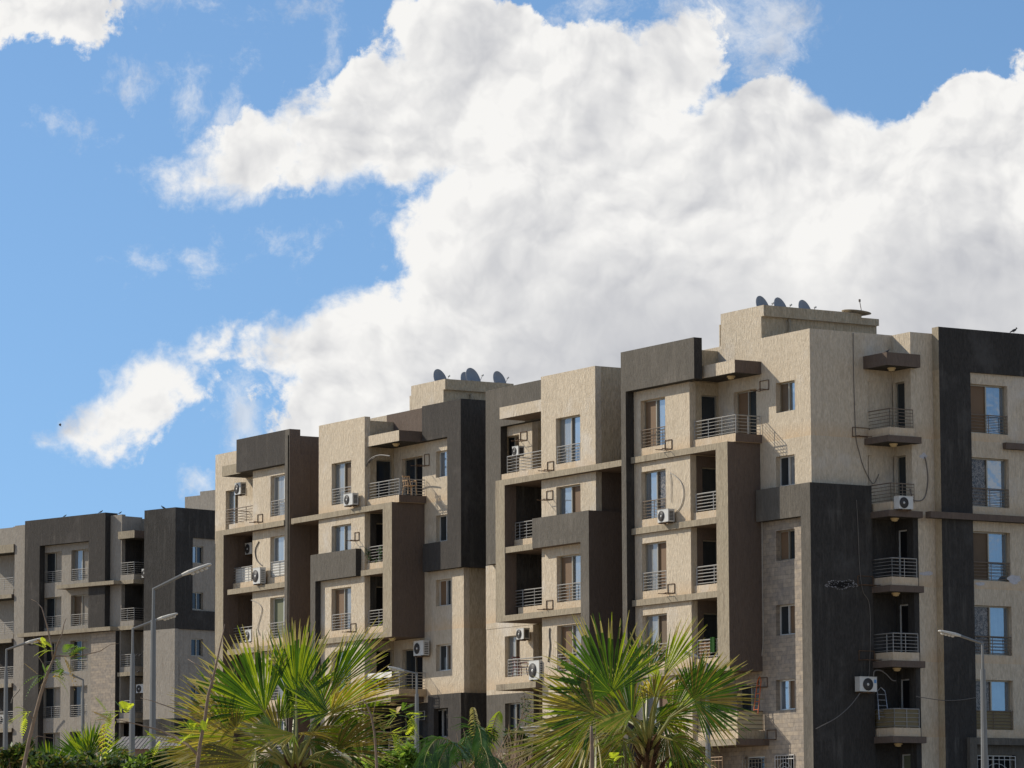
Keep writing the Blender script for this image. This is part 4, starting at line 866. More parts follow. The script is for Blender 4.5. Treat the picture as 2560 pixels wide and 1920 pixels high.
dish('grey dish at the left corner of the middle block penthouse roof', 1101, 924, 98.0)
dish('grey dish with smaller one peeping out behind it, middle roof', 1183, 921, 99.2, .56)
dish('smaller grey dish half behind the tallest one, middle roof', 1168, 931, 99.9, .5)
dish('grey dish farthest right on the middle block penthouse roof', 1249, 929, 101.2, .5)
dish('grey dish nearest the left corner of the near block penthouse', 1907, 741, 97.0, .5)
dish('grey dish between two others on the near block penthouse', 1952, 745, 98.0, .5)
dish('grey dish third from the left corner, near block penthouse', 2013, 751, 99.3, .5)
c = onX(2141, 781, 101.0)
t = empty('satellite_dish', (c.x, c.y, 23.9), 'rusty brown dish lying face up with its feed arm in the air', 'satellite dish', 'satellite dishes on the penthouse roofs')
mb = MB(); mb.lathe((c.x, c.y, c.z), (.1, -.05, 1), [(-.13, .02), (-.11, .25), (-.06, .45), (.0, .62), (.015, .62), (-.06, .42), (-.12, .25), (-.13, .02)], TAN, 32); mb.build('reflector', t, True)
c2 = onX(2149, 752, 101.0); c3 = onX(2154, 780, 101.0); mb = MB(); mb.tube([tuple(c3), tuple(c2)], .018, RAILD); mb.lathe(c2, (0, 0, 1), [(-.04, .01), (-.04, .045), (.06, .045), (.07, .01)], RAILD, 8); mb.build('feed_arm', t)
mb = MB(); mb.tube([(c.x, c.y, 23.9), (c.x, c.y, c.z - .1)], .04, RAILD, 8); mb.build('mast', t)

# --- birds
BRD = flat('dark_pigeon', (.035, .033, .034), .7)
def ellip(mb, c, ax, r, m, n=10, k=6):
    ax = Vector(ax).normalized(); mb.lathe(c, ax, [(r[0] * -math.cos(math.pi * i / k), max(.001, r[1] * math.sin(math.pi * i / k))) for i in range(k + 1)], m, n)
def bird(label, p, s=1.0, hd=1, fly=False):
    s *= .6
    t = empty('pigeon', tuple(p), label, 'bird', 'dark birds'); p = Vector(p); side = Vector((.85, -.53, 0)) * hd
    mb = MB(); b = p + Vector((0, 0, .13 * s)); ellip(mb, b, side + Vector((0, 0, .45)), (.15 * s, .07 * s), BRD); ellip(mb, b + side * .13 * s + Vector((0, 0, .11 * s)), (0, 0, 1), (.05 * s, .042 * s), BRD)
    h = b + side * .17 * s + Vector((0, 0, .11 * s)); mb.tube([tuple(h), tuple(h + side * .05 * s)], [.012 * s, .002], BRD, 5)
    mb.tube([tuple(b - side * .1 * s - Vector((0, 0, .04 * s))), tuple(b - side * .22 * s - Vector((0, 0, .11 * s)))], [.04 * s, .025 * s], BRD, 6)
    if not fly:
        mb.tube([tuple(b), tuple(p)], .009, BRD, 5)
    mb.build('body', t, True)
    if fly:
        for q in (-1, 1):
            mb = MB(); f = Vector((.53, .85, 0)) * q; u = Vector((0, 0, 1))
            mb.v += [tuple(b + side * .06), tuple(b - side * .08), tuple(b + f * .22 - side * .10 + u * .10), tuple(b + f * .36 - side * .12 + u * .20), tuple(b + f * .22 + side * .07 + u * .13)]
            mb.f.append((0, 1, 2, 3, 4)); mb.m.append(mb.mi(BRD)); mb.f.append((4, 3, 2, 1, 0)); mb.m.append(0); mb.build('wing', t)
bird('dark bird perched on the roof edge at the far right', onY(2535, 832, 131.1), 1.3)
bird('small dark bird flying below the little left cloud', atD(150, 1066, 420), 1.15, -1, True)
for lb, px, zz, sc in (('bird on distant roof edge left of the upright one', 171, 25.6, 1), ('upright bird above the distant dark frame corner', 261, 25.6, 1.2), ('bird on the distant tower roof', 414, 25.45, 1.3), ('bird beside the drain gap on the distant roof', 306, 25.42, 1)):
    yy_ = yX(px, XC + .1, zz, AC); p = Matrix.Rotation(TURN, 3, 'Z') @ Vector((XC - .2 if px < 270 else XC - .1, yy_, zz)); bird(lb, p, sc, -1 if px == 414 else 1)
for i, (px, py) in enumerate(((342, 1641), (351, 1641))):
    p = Matrix.Rotation(TURN, 3, 'Z') @ onX(px, py, XC - .07, AC); bird(['left of two birds on the distant balcony rail', 'right of two birds on the distant balcony rail'][i], p, 1.1)
p = Matrix.Rotation(TURN, 3, 'Z') @ onX(345, 1683, XC - .2, AC); bird('bird on the slab edge under the two railing birds', p, 1.1)
bird('small bird on top of the side wall corner canopy', Vector((99.0, 131.3, 21.72)), 1.0)

# --- belongings on the balconies
WOOD = flat('tan_plastic', (.48, .30, .15), .6); REDP = flat('maroon_plastic', (.16, .04, .04), .5); ORG = flat('orange_paint', (.55, .12, .02), .5); WHT = flat('white_linen', (.68, .66, .60), .9); GRNC = flat('green_carpet', (.05, .14, .03), .95); AL = flat('bare_aluminium', (.45, .47, .5), .35, .7)
def chair(label, x, y, z, m, f=1):
    t = empty('chair', (x, y, z), label, 'chair', 'balcony chairs'); s = .42
    mb = MB(); mb.box(x - .22, x + .22, y - .22, y + .22, z + .40, z + .43, m); mb.build('seat', t)
    mb = MB()
    for q in (-.19, -.07, .06, .19): mb.tube([(x + q, y - .2 * f, z + .43), (x + q * .9, y - .34 * f, z + .88)], .02, m)
    mb.tube([(x - .2, y - .34 * f, z + .88), (x + .2, y - .34 * f, z + .88)], .03, m); mb.build('backrest', t)
    for a, b in ((-1, -1), (-1, 1), (1, -1), (1, 1)):
        mb = MB(); mb.tube([(x + .2 * a, y + .2 * b, z + .4), (x + .24 * a, y + .26 * b, z)], .022, m); mb.build('leg', t)
    for a in (-1, 1):
        mb = MB(); mb.tube([(x + .22 * a, y - .28 * f, z + .64), (x + .24 * a, y + .2 * f, z + .64), (x + .24 * a, y + .22 * f, z + .4)], .022, m); mb.build('armrest', t)
chair('tan plastic chair behind top balcony railing, middle block', 96.25, yX(1024, 96.25, 19), 18.74, WOOD, -1)
chair('wicker brown chair in the first balcony behind the big unit', 95.6, yX(1300, 95.6, 10), 9.73, REDP, -1)
OLV = flat('olive_upholstery', (.13, .14, .07), .9)
cxx, cyy = 96.3, yX(1024, 96.3, 7); t = empty('armchair', (cxx, cyy, 6.72), 'olive armchair on the lowest balcony behind the lamp post', 'armchair')
mb = MB(); mb.box(cxx - .4, cxx + .4, cyy - .42, cyy + .42, 6.8, 7.15, OLV); mb.build('seat', t)
mb = MB(); mb.lathe((cxx + .3, cyy, 7.35), (0, 1, 0), [(-.42, .01), (-.42, .22), (.42, .22), (.42, .01)], OLV, 14); mb.box(cxx + .1, cxx + .5, cyy - .42, cyy + .42, 7.0, 7.45, OLV); mb.build('backrest', t)
for q in (-1, 1):
    mb = MB(); mb.box(cxx - .4, cxx + .3, cyy + q * .45 - .1, cyy + q * .45 + .1, 6.8, 7.35, OLV); mb.build('armrest', t)
def ladder(label, p0, p1, wv, m, rungs=5):
    t = empty('ladder', tuple(p0), label, 'ladder'); p0, p1, wv = Vector(p0), Vector(p1), Vector(wv)
    for q in (-1, 1):
        mb = MB(); mb.tube([tuple(p0 + wv * q), tuple(p1 + wv * q * .8)], .022, m); mb.build('rail', t)
    for k in range(rungs):
        a = p0 + (p1 - p0) * ((k + .6) / (rungs + .2)); mb = MB(); mb.tube([tuple(a - wv * .95), tuple(a + wv * .95)], .018, m); mb.build('rung', t)
    mb = MB(); mb.tube([tuple(p1 - wv * .8), tuple(p1 + wv * .0 + (p1 - p0).normalized() * .18), tuple(p1 + wv * .8)], .02, m); mb.build('top_bow', t)
ladder('grey folding ladder leaning in the dark lowest corner balcony', onY(2210, 1800, 131.7), onY(2203, 1728, 132.2), (.24, 0, 0), AL)
pl = onX(1889, 1786, 95.7); ladder('orange stepladder at the end of the canvas covered balcony', pl, pl + Vector((.2, 0, 1.35)), (0, .16, 0), ORG, 4)
def cloth(label, x, y0, y1, z, drop, m, cat='cloth', n=10):
    mb = MB()
    for i in range(n):
        for (a, b) in ((0, 1),):
            ya_, yb_ = y0 + (y1 - y0) * i / n, y0 + (y1 - y0) * (i + 1) / n; xa, xb = x + .03 * math.sin(i * 1.7), x + .03 * math.sin((i + 1) * 1.7)
            mb.quad([(xa, ya_, z), (xb, yb_, z), (xb, yb_, z - drop), (xa, ya_, z - drop)], m); mb.quad([(xa, ya_, z), (xb, yb_, z), (xb + .12, yb_, z - .002), (xa + .12, ya_, z - .002)], m); mb.quad([(xa + .12, ya_, z), (xb + .12, yb_, z), (xb + .12, yb_, z - drop * .8), (xa + .12, ya_, z - drop * .8)], m)
    return tag(mb.build('laundry', loc=(x, y0, z)), label, cat, 'things hung over balcony rails')
cloth('white sheet hung over the first floor railing behind palm tips', CNB - .03, yX(918, CNB, 10.5), yX(982, CNB, 10.5), 10.53, .26, WHT)
cloth('dark green carpet hung at the end of lowest framed loggia railing', CN - .02, yX(1776, CN, 10.5), yX(1789, CN, 10.5), 10.55, .62, GRNC)
cloth('striped brown rug behind the bars of lowest framed loggia', CN + .08, yX(1738, CN, 10), yX(1772, CN, 10), 10.40, .6, flat('rug_brown', (.30, .18, .10), .95, 0, .1, .5, 14))
for lab, k, px0, px1, x_ in (('pale panel behind railing of the upper left loggia', 1, 584, 628, 96.15), ('pale panel behind window rail beside big unit', 1, 680, 711, 95.92)):
    mb = MB(); mb.box(x_, x_ + .02, yX(px1, x_, 16), yX(px0, x_, 16), BT(k) + .03, T(k) - 1.28, WHT); tag(mb.build('windbreak_sheet', loc=(x_, yX(px1, x_, 16), BT(k))), lab, 'sheet', 'things hung over balcony rails')
LEAFV = flat('vine_green', (.05, .12, .02), .7)
def leaves_on(name, label, pts, r, n, m, cat, size=.06, group=None):
    mb = MB(); g = random.Random(5)
    for _ in range(n):
        c = Vector(g.choice(pts)) + Vector((g.gauss(0, r), g.gauss(0, r), g.gauss(0, r))); a = Vector((g.uniform(-1, 1), g.uniform(-1, 1), g.uniform(-1, 1))).normalized(); b = a.orthogonal().normalized(); s = size * g.uniform(.6, 1.2)
        mb.quad([c - a * s, c - b * s * .5, c + a * s, c + b * s * .5], m)
    return tag(mb.build(name, loc=pts[0]), label, cat, group)
leaves_on('vine', 'green creeper twined on the small framed loggia railing', [tuple(onX(a, b, CNB + .02)) for a, b in ((919, 1378), (921, 1386), (916, 1394), (926, 1398), (948, 1374), (952, 1384), (953, 1392), (940, 1400))], .07, 170, LEAFV, 'plant')
leaves_on('vine', 'dark bush climbing out of the lowest shaded balcony, near block', [tuple(onX(a, b, 95.9)) for a, b in ((1318, 1750), (1320, 1765), (1315, 1780), (1322, 1795), (1318, 1808))], .16, 260, LEAFV, 'plant')

# =================================================================== street lamps
POLE = flat('galvanised_pole', (.19, .185, .17), .5, .3, .5, .12, 2); HEAD = flat('lamp_head_grey', (.50, .47, .40), .5, .1)
def street_lamp(label, px_base, py_joint, D, arm, head_end, r0=.09, up=True, hl=None, rising=True):
    """px_base at picture bottom, py_joint = top of pole, arm/head_end = pixel points of arm end and lamp tip"""
    J = atD(px_base[1], py_joint, D); gx, gy = J.x, J.y; g = gh(gx, gy) - .05
    t = empty('street_lamp', (gx, gy, g), label, 'street lamp', 'street lamps')
    dj = J.z - .75
    mb = MB(); mb.tube([(gx, gy, g), (gx, gy, g + .5), (gx, gy, dj)], [r0 * 1.15, r0 * 1.1, r0 * .72], POLE, 8); mb.lathe((gx, gy, g), (0, 0, 1), [(0, .02), (0, .26), (.06, .26), (.3, .16), (.34, .1)], POLE, 8); mb.build('pole', t)
    E_ = atD(arm[0], arm[1], D); H_ = atD(head_end[0], head_end[1], D)
    mb = MB(); mb.tube([(gx, gy, dj), (gx, gy, J.z), tuple(E_)], .042, POLE, 8); mb.build('arm', t)
    d = (H_ - E_); L = d.length; d.normalize(); up_ = Vector((0, 0, 1)); sd = d.cross(up_).normalized(); nn = sd.cross(d)
    mb = MB(); st = [(0, .05, .04), (.12, .075, .05), (.25, .13, .055), (.6, .15, .05), (.93, .14, .035), (1, .10, .02)]
    ring = []
    for (q, w_, h_) in st:
        c = E_ + d * L * q; i = len(mb.v); ring.append(i)
        for a, b in ((-1, -.6), (1, -.6), (1, .4), (.5, 1), (-.5, 1), (-1, .4)): mb.v.append(tuple(c + sd * w_ * a + nn * h_ * b))
    for a, b in zip(ring, ring[1:]):
        for j in range(6): mb.f.append((a + j, a + (j + 1) % 6, b + (j + 1) % 6, b + j)); mb.m.append(mb.mi(HEAD))
    mb.f.append(tuple(ring[0] + j for j in range(6))); mb.m.append(0); mb.f.append(tuple(ring[-1] + j for j in range(6))); mb.m.append(0)
    h = mb.build('lamp_head', t)
    mb = MB()
    for q in (.35, .5, .65, .8):
        c = E_ + d * L * q - nn * .035; mb.lathe(c, -nn, [(0, .06), (.045, .05), (.06, .01)], ACW, 8)
    mb.build('lens', h)
street_lamp('tallest street lamp with long bent arm, in front of distant block', (372, 384), 1473, 100, (455, 1438), (528, 1410))
street_lamp('street lamp just left of the tallest one, arm pointing right', (330, 332), 1572, 122, (394, 1549), (444, 1534), .095)
street_lamp('street lamp at the left picture edge with arm to the right', (13, 16), 1624, 140, (64, 1608), (107, 1596), .095)
street_lamp('small far lamp with arm to the left between two windows', (205, 208), 1700, 165, (182, 1688), (151, 1678), .09)
street_lamp('street lamp before the dark balcony under louvred unit', (1040, 1042), 1684, 150, (1010, 1677), (969, 1667), .095)
street_lamp('street lamp rising behind the right palm before canvas balcony', (1772, 1768), 1660, 145, (1745, 1643), (1706, 1627), .095)
street_lamp('pale street lamp at the lower right before charcoal side', (2454, 2456), 1609, 120, (2402, 1590), (2346, 1577), .10)

# --- low wall with a tiled cap behind the left shrubs
PNK = flat('dusty_pink_render', (.27, .17, .13), .9, 0, .1, .15, 2); TIL = flat('grey_roof_sheet', (.27, .25, .235), .8, 0, .2, .3, 7)
c0 = atD(282, 1866, 200); g0 = gh(c0.x, c0.y) - .5
t = empty('garden_hut', (c0.x, c0.y, g0), 'small pink hut with pale ridged roof behind the left shrubs', 'hut')
d_ = Vector((.72, -.69, 0)); b_ = Vector((.69, .72, 0)); L_ = 3.4
mb = MB(); zt = c0.z - .1
P = [Vector((c0.x, c0.y, 0)) + d_ * a + b_ * b for a, b in ((0, 0), (L_, 0), (L_, 3), (0, 3))]
for i in range(4):
    a, b = P[i], P[(i + 1) % 4]; mb.quad([(a.x, a.y, g0), (b.x, b.y, g0), (b.x, b.y, zt), (a.x, a.y, zt)], PNK)
mb.quad([(P[0].x, P[0].y, zt), (P[3].x, P[3].y, zt), ((P[0].x + P[3].x) / 2, (P[0].y + P[3].y) / 2, zt + .6)], PNK); mb.build('wall', t)
mb = MB()
for s_ in (0, 1):
    e0 = P[0] if s_ == 0 else P[3]; off = -b_ * .2 if s_ == 0 else b_ * .2; m0 = (P[0] + P[3]) / 2; nrib = 34
    for i in range(nrib):
        a, b = L_ * i / nrib + .0, L_ * (i + 1) / nrib; h = .018 * (i % 2)
        mb.quad([tuple(Vector((e0.x, e0.y, zt + h - .05)) + off + d_ * a), tuple(Vector((e0.x, e0.y, zt + h - .05)) + off + d_ * b), tuple(Vector((m0.x, m0.y, zt + .62 + h)) + d_ * b), tuple(Vector((m0.x, m0.y, zt + .62 + h)) + d_ * a)], TIL)
mb.build('roof', t)

# --- wrought grilles over the ground-floor windows
def grille(label, axis, plane, a0, a1, z0, z1, m):
    a0, a1 = min(a0, a1), max(a0, a1); mb = MB(); q = lambda a, z: L2W(axis, plane, a, -.04, z)
    for z in (z0, z1, z1 - .14): mb.tube([q(a0, z), q(a1, z)], .014, m, 5)
    n = 7
    for i in range(n + 1): a = a0 + (a1 - a0) * i / n; mb.tube([q(a, z0), q(a, z1)], .012 if 0 < i < n else .018, m, 5)
    am = (a0 + a1) / 2; w = (a1 - a0) / 2
    for k in (.35, .6, .85): mb.tube([q(am + w * k * math.cos(t), z1 - .25 - w * .9 + w * k * math.sin(t)) for t in [math.pi * i / 10 for i in range(11)]], .010, m, 5)
    return mb.build('window_grille', bA)
WGR = flat('white_painted_iron', (.62, .60, .56), .5)
grille('', 'x', X4b, *sw_A5[:2], sw_A5[2] + .03, sw_A5[3] - .03, WGR)
grille('', 'x', X4b - .02, gd[0] + .08, gd[1] - .08, 3.5, 5.6, ALU)
grille('', 'x', W4, yX(1745, W4, 5.6), yX(1808, W4, 5.6), 4.35, 5.68, flat('tan_painted_iron', (.42, .26, .13), .6))
grille('', 'y', Y6 + .1, w6[0] + .03, w6[1], 3.3, 5.66, WGR)

# =================================================================== vegetation
def leaf_mat(name, c1, c2, trans=.35, rough=.45, scale=5):
    m, nt, b = new_mat(name); out = nt.nodes['Material Output']
    P = N(nt, 'ShaderNodeNewGeometry').outputs['Position']
    c = mix(nt, ramp(nt, noise(nt, P, scale, 3), [(.35, (0, 0, 0)), (.65, (1, 1, 1))]), c1, c2)
    nt.links.new(c, b.inputs['Base Color']); b.inputs['Roughness'].default_value = rough; b.inputs['Specular IOR Level'].default_value = .35
    tr = N(nt, 'ShaderNodeBsdfTranslucent'); nt.links.new(mix(nt, .5, c, (min(1, c2[0] * 2.1), min(1, c2[1] * 2.1), c2[2] * .7)), tr.inputs['Color'])
    ms = N(nt, 'ShaderNodeMixShader'); ms.inputs[0].default_value = trans
    nt.links.new(b.outputs[0], ms.inputs[1]); nt.links.new(tr.outputs[0], ms.inputs[2]); nt.links.new(ms.outputs[0], out.inputs[0]); return m
PG = leaf_mat('palm_green', (.014, .050, .004), (.060, .125, .009)); PL = leaf_mat('palm_lime', (.075, .155, .008), (.25, .30, .018), .42)
PY = leaf_mat('palm_yellow', (.26, .22, .03), (.42, .34, .06), .35); PO = leaf_mat('palm_olive', (.10, .095, .02), (.20, .15, .035), .3); PT = leaf_mat('palm_straw_tips', (.30, .25, .09), (.42, .36, .15), .25)
FIB = flat('palm_fibre', (.10, .055, .028), .95, 0, .1, .45, 14); PET = leaf_mat('palm_petiole', (.16, .19, .04), (.30, .26, .07), .1); BARK = flat('sapling_bark', (.26, .19, .14), .85, 0, .2, .3, 14)
def fan(root, rng, c0, px, py, D, th, phi, rho, L, half, nseg, mats, droop=.18, curl=.1, tipmat=None):
    r_, u_, f_ = A[0].copy(), -A[1].copy(), A[2].copy(); th, phi, rho = R(th), R(phi), R(rho)
    H = atD(px, py, D); s0 = (-math.sin(th)) * r_ + math.cos(th) * u_
    m = math.cos(phi) * (math.cos(th) * r_ + math.sin(th) * u_) - math.sin(phi) * f_; q = m.cross(s0)
    s = s0 * math.cos(rho) + q * math.sin(rho); n = m.cross(s)
    if n.dot(f_) > 0: n = -n
    mb = MB(); da = 2 * R(half) / nseg; st = [0.02, .2, .4, .55, .72, .88, 1.0]; G = Vector((0, 0, -1))
    for k in range(nseg):
        a = -R(half) + da * (k + .5) + rng.uniform(-.02, .02); e = abs(a) / R(half)
        Lk = L * (1 - .30 * e ** 2.2) * rng.uniform(.9, 1.06); d = m * math.cos(a) + s * math.sin(a); w = n.cross(d).normalized()
        bend = rng.uniform(.3, 1.6) * droop; side = rng.uniform(-.05, .05); mt = rng.choice(mats); ii = []
        cup = curl * (1 - math.cos(a))
        for t in st:
            hw = Lk * (math.tan(da / 2) * t if t < .55 else math.tan(da / 2) * .55 * (1 - ((t - .55) / .45) ** 1.15) + .0016)
            c = H + d * Lk * t + G * Lk * bend * max(0, t - .35) ** 2 * 1.6 + n * (Lk * (cup * t + .03 * t * t)) + w * Lk * side * t * t
            i = len(mb.v); mb.v += [tuple(c - w * hw - n * hw * .55), tuple(c), tuple(c + w * hw - n * hw * .55)]; ii.append(i)
        for j in range(len(st) - 1):
            mm = mt if (j < 4 or not tipmat or rng.random() < .3) else tipmat
            for o in (0, 1): mb.f.append((ii[j] + o, ii[j] + o + 1, ii[j + 1] + o + 1, ii[j + 1] + o)); mb.m.append(mb.mi(mm))
    fo = mb.build('frond', root)
    mb = MB(); C = Vector(c0); mid = (C + H) / 2 + Vector((0, 0, .08)); mb.tube([tuple(C), tuple(mid), tuple(H + m * L * .12)], [.022, .014, .007], PET, 6); mb.build('petiole', fo)
def palm(label, px, py, D, leaves, seed, dead=()):
    rng = random.Random(seed); c = atD(px, py, D); g = gh(c.x, c.y) - .1; t = empty('fan_palm', (c.x, c.y, g), label, 'palm tree', 'young fan palms in front')
    mb = MB(); mb.tube([(c.x, c.y, g), (c.x + .02, c.y, g + 1), (c.x, c.y, c.z - .5), (c.x, c.y, c.z - .05)], [.17, .15, .13, .05], FIB, 14)
    for i in range(150):                                                   # old leaf bases stand off the trunk
        z = c.z - .05 - 1.6 * (i / 150); a = i * 2.4; rr_ = .12 if z < c.z - .3 else .06; p = Vector((c.x + math.cos(a) * rr_, c.y + math.sin(a) * rr_, z)); o = Vector((math.cos(a), math.sin(a), 0))
        mb.tube([tuple(p), tuple(p + o * .06 + Vector((0, 0, .09))), tuple(p + o * rng.uniform(.06, .14) + Vector((0, 0, rng.uniform(.1, .2))))], [.024, .018, .003], FIB if i % 3 else PT, 4)
    mb.build('trunk', t)
    for lf in leaves: fan(t, rng, (c.x + rng.uniform(-.03, .03), c.y + rng.uniform(-.03, .03), c.z - .1), *lf)
    return t
g1, g2, yy, oo = [PG, PG, PG, PL], [PL, PL, PG], [PY, PL, PO, PY], [PO, PO, PG, PY]
D1 = 46.0
palm('left fan palm with yellowing skirt, in front of the middle block', 738, 1905, D1, [
 # px, py, D, theta, phi, rho, L, half, nseg, mats, droop, curl, tip
 (700, 1850, D1 + .8, 150, 0, 45, .8, 70, 36, [PO, PL, PY], .15, .2, PT),
 (790, 1800, D1 + .9, 70, 0, 45, .8, 60, 30, [PG, PL, PO], .1, .2, PT),
 (736, 1765, D1 + .5, 84, -20, 20, 1.03, 50, 26, g1, .05, .2, PT),
 (742, 1742, D1 + .3, 92, 10, 35, .92, 38, 24, [PL, PG, PL], .04, .2, PT),
 (650, 1800, D1 + .9, 108, 0, 40, .92, 50, 30, g1, .06, .2, PT),
 (600, 1800, D1 + .7, 150, 5, 35, .9, 60, 34, [PL, PG, PO], .08, .15, PT),
 (770, 1830, D1 + .2, -8, 15, 60, .9, 46, 26, [PO, PL], .12, .1, PT),
 (800, 1850, D1 + .6, 18, 5, 40, .9, 55, 30, [PG, PO, PL], .15, .15, PT),
 (640, 1870, D1 - .1, 210, 20, 40, .95, 60, 34, [PY, PO, PL], .22, .1, PT),
 (800, 1905, D1 - .2, -20, 25, 45, .7, 66, 30, [PO, PG], .3, .1, PT),
 (662, 1780, D1 + .1, 128, 15, 20, 1.08, 66, 38, g1, .08, .2, PT),
 (828, 1728, D1 + .2, 56, 5, 48, 1.0, 36, 24, g1, .05, .15, PT),
 (826, 1784, D1 - .5, 34, 12, 58, 1.0, 62, 34, [PL, PO, PL, PY], .10, .2, PT),
 (822, 1782, D1 - .4, 150, 25, 52, .62, 60, 24, [PL, PG], .15, .2, None),
 (585, 1842, D1 - .2, 165, 20, 38, .88, 80, 40, yy, .12, .15, PT),
 (592, 1826, D1 - .1, 96, 28, 55, .34, 60, 16, [PO, PY], .1, .2, None),
 (735, 1834, D1 - .8, 178, 40, 76, .76, 60, 26, [PY, PL, PY], .10, .1, PT),
 (745, 1836, D1 - .7, 8, 30, 74, .50, 50, 20, [PO, PO, PY], .2, .1, None),
 (842, 1876, D1 - .3, 28, 12, 44, .86, 58, 34, [PO, PG, PO], .12, .15, PT),
 (852, 1886, D1 - .2, -48, 35, 35, .52, 70, 30, [PO, PG], .35, .2, PT),
 (625, 1902, D1 - .6, 196, 22, 48, .95, 64, 34, [PO, PY, PO], .2, .15, PT),
 (560, 1880, D1 + .4, 172, 5, 55, .92, 50, 26, [PY, PY, PL], .12, .1, PT),
 (660, 1790, D1 + .3, -92, 30, 40, .28, 60, 18, [PG], .4, .1, None),
 (700, 1800, D1 + .6, 60, 0, 45, .55, 55, 22, g2, .1, .2, None),
 (770, 1850, D1 + .5, -30, 10, 50, .55, 60, 22, [PG, PO], .35, .2, None),
 (690, 1880, D1 + .2, -120, 20, 45, .60, 60, 24, [PO, PG], .4, .2, None),
], 11)
D2 = 44.0
palm('right fan palm with brown fibrous trunk, in front of the near block', 1618, 1850, D2, [
 (1580, 1800, D2 + .8, 120, 0, 35, .75, 70, 36, [PG, PO, PL], .1, .2, PT),
 (1680, 1790, D2 + .8, 60, 0, 45, .7, 60, 30, [PG, PG, PL], .1, .2, PT),
 (1640, 1800, D2 + .2, 10, 10, 40, .6, 60, 34, [PO, PG, PL], .2, .2, PT),
 (1570, 1830, D2 - .2, 160, 15, 50, .75, 60, 30, [PO, PL, PY], .2, .2, PT),
 (1528, 1732, D2 - .3, 110, 8, 12, .92, 88, 50, g1, .07, .25, PT),
 (1601, 1712, D2 + .2, 90, 0, 68, .50, 14, 6, [PL, PT], .0, .0, None),
 (1621, 1686, D2 + .7, 95, -15, 20, .52, 60, 30, [PG, PG, PO], .04, .1, PT),
 (1660, 1690, D2 + .1, 63, 10, 40, .76, 30, 24, g2, .04, .15, PT),
 (1652, 1700, D2 - .1, 125, 30, 50, .26, 40, 12, [PL], .05, .1, None),
 (1734, 1750, D2 - .5, 24, 10, 14, .72, 98, 52, [PG, PO, PG], .07, .2, PT),
 (1722, 1748, D2 - .1, 42, 5, 60, .66, 44, 26, [PG, PL], .05, .2, PT),
 (1637, 1742, D2 - .6, 74, 30, 30, .40, 95, 30, [PO, PY, PL], .1, .3, None),
 (1470, 1850, D2 + .2, 195, 15, 35, .95, 60, 36, [PO, PL, PY], .2, .1, PT),
 (1540, 1870, D2, 225, 20, 35, .7, 66, 32, [PL, PG, PY], .3, .1, PT),
 (1489, 1784, D2 - .5, 170, 16, 30, .82, 82, 44, [PL, PY, PG, PO], .10, .15, PT),
 (1583, 1774, D2 - .9, 208, 22, 72, .66, 50, 26, [PL, PY], .18, .1, PT),
 (1490, 1815, D2 - .3, 214, 20, 46, .98, 60, 36, [PL, PY, PO], .2, .15, PT),
 (1560, 1850, D2 - .4, 235, 25, 40, .55, 60, 30, [PY, PL, PO], .3, .15, PT),
 (1680, 1846, D2 - .3, -28, 20, 50, .60, 66, 34, [PG, PL, PO], .35, .2, PT),
 (1668, 1836, D2 + .1, -70, 20, 30, .42, 70, 28, [PG, PO], .4, .2, None),
 (1640, 1770, D2 + .4, -38, 10, 45, .50, 60, 26, [PG, PG], .35, .2, None),
 (1560, 1790, D2 + .5, 170, -10, 50, .55, 60, 26, [PG, PO], .2, .2, None),
 (1545, 1770, D2 + .3, -130, 10, 50, .55, 60, 26, [PG], .4, .2, None),
 (1600, 1800, D2 + .6, -60, 0, 40, .45, 70, 26, [PO, PG], .4, .2, None),
 (1480, 1760, D2 + .5, 190, 0, 55, .55, 50, 22, [PG, PL], .2, .2, None),
], 23)
DS = 88.0
for lb, px, py, D, lv in (('small bright fan palm among the left shrubs', 222, 1905, DS, [(222, 1895, 70, .9), (232, 1893, 105, .85), (210, 1898, 130, .85), (245, 1900, 50, .8), (200, 1902, 155, .7), (262, 1903, 28, .7)]), ('tiny fan palm left of the bright one among left shrubs', 120, 1925, DS - 3, [(122, 1918, 100, .62), (112, 1920, 140, .6), (135, 1920, 60, .6)])):
    palm(lb, px, py + 20, D, [(a, b, D + i * .1, th, 10, 35, L, 42, 20, [PG, PL, PG], .08, .2, None) for i, (a, b, th, L) in enumerate(lv)], 5 + px)

# --- thin saplings with feathery leaves
FE = [leaf_mat('acacia_lime', (.20, .30, .02), (.42, .46, .05), .5), leaf_mat('acacia_green', (.05, .12, .015), (.12, .20, .03), .4), leaf_mat('acacia_dry', (.28, .17, .04), (.42, .28, .08), .3)]
def spray(mb, rng, p, d, L, m, drop=.3):
    """one twice-feathered leaf"""
    p = Vector(p); d = Vector(d).normalized(); side = d.cross(Vector((0, 0, 1))).normalized()
    K = 9; L *= .72
    for k in range(1, K + 1):
        t = k / K; c = p + d * L * t + Vector((0, 0, -drop * L * t * t))
        for s in (-1, 1):
            pd = (side * s + d * .5 + Vector((0, 0, -.15))).normalized(); pl_ = L * .34 * math.sin(math.pi * min(.95, t * .85 + .12))
            nrm = pd.cross(d).normalized(); w = pd.cross(nrm).normalized()
            for j in range(3):
                a = c + pd * pl_ * (j / 3); b = c + pd * pl_ * ((j + 1) / 3); hw = (.0045 + .002 * rng.random()) * (1.2 - j * .25)
                mb.quad([a - w * hw, b - w * hw * .9, b + w * hw * .9, a + w * hw], m)
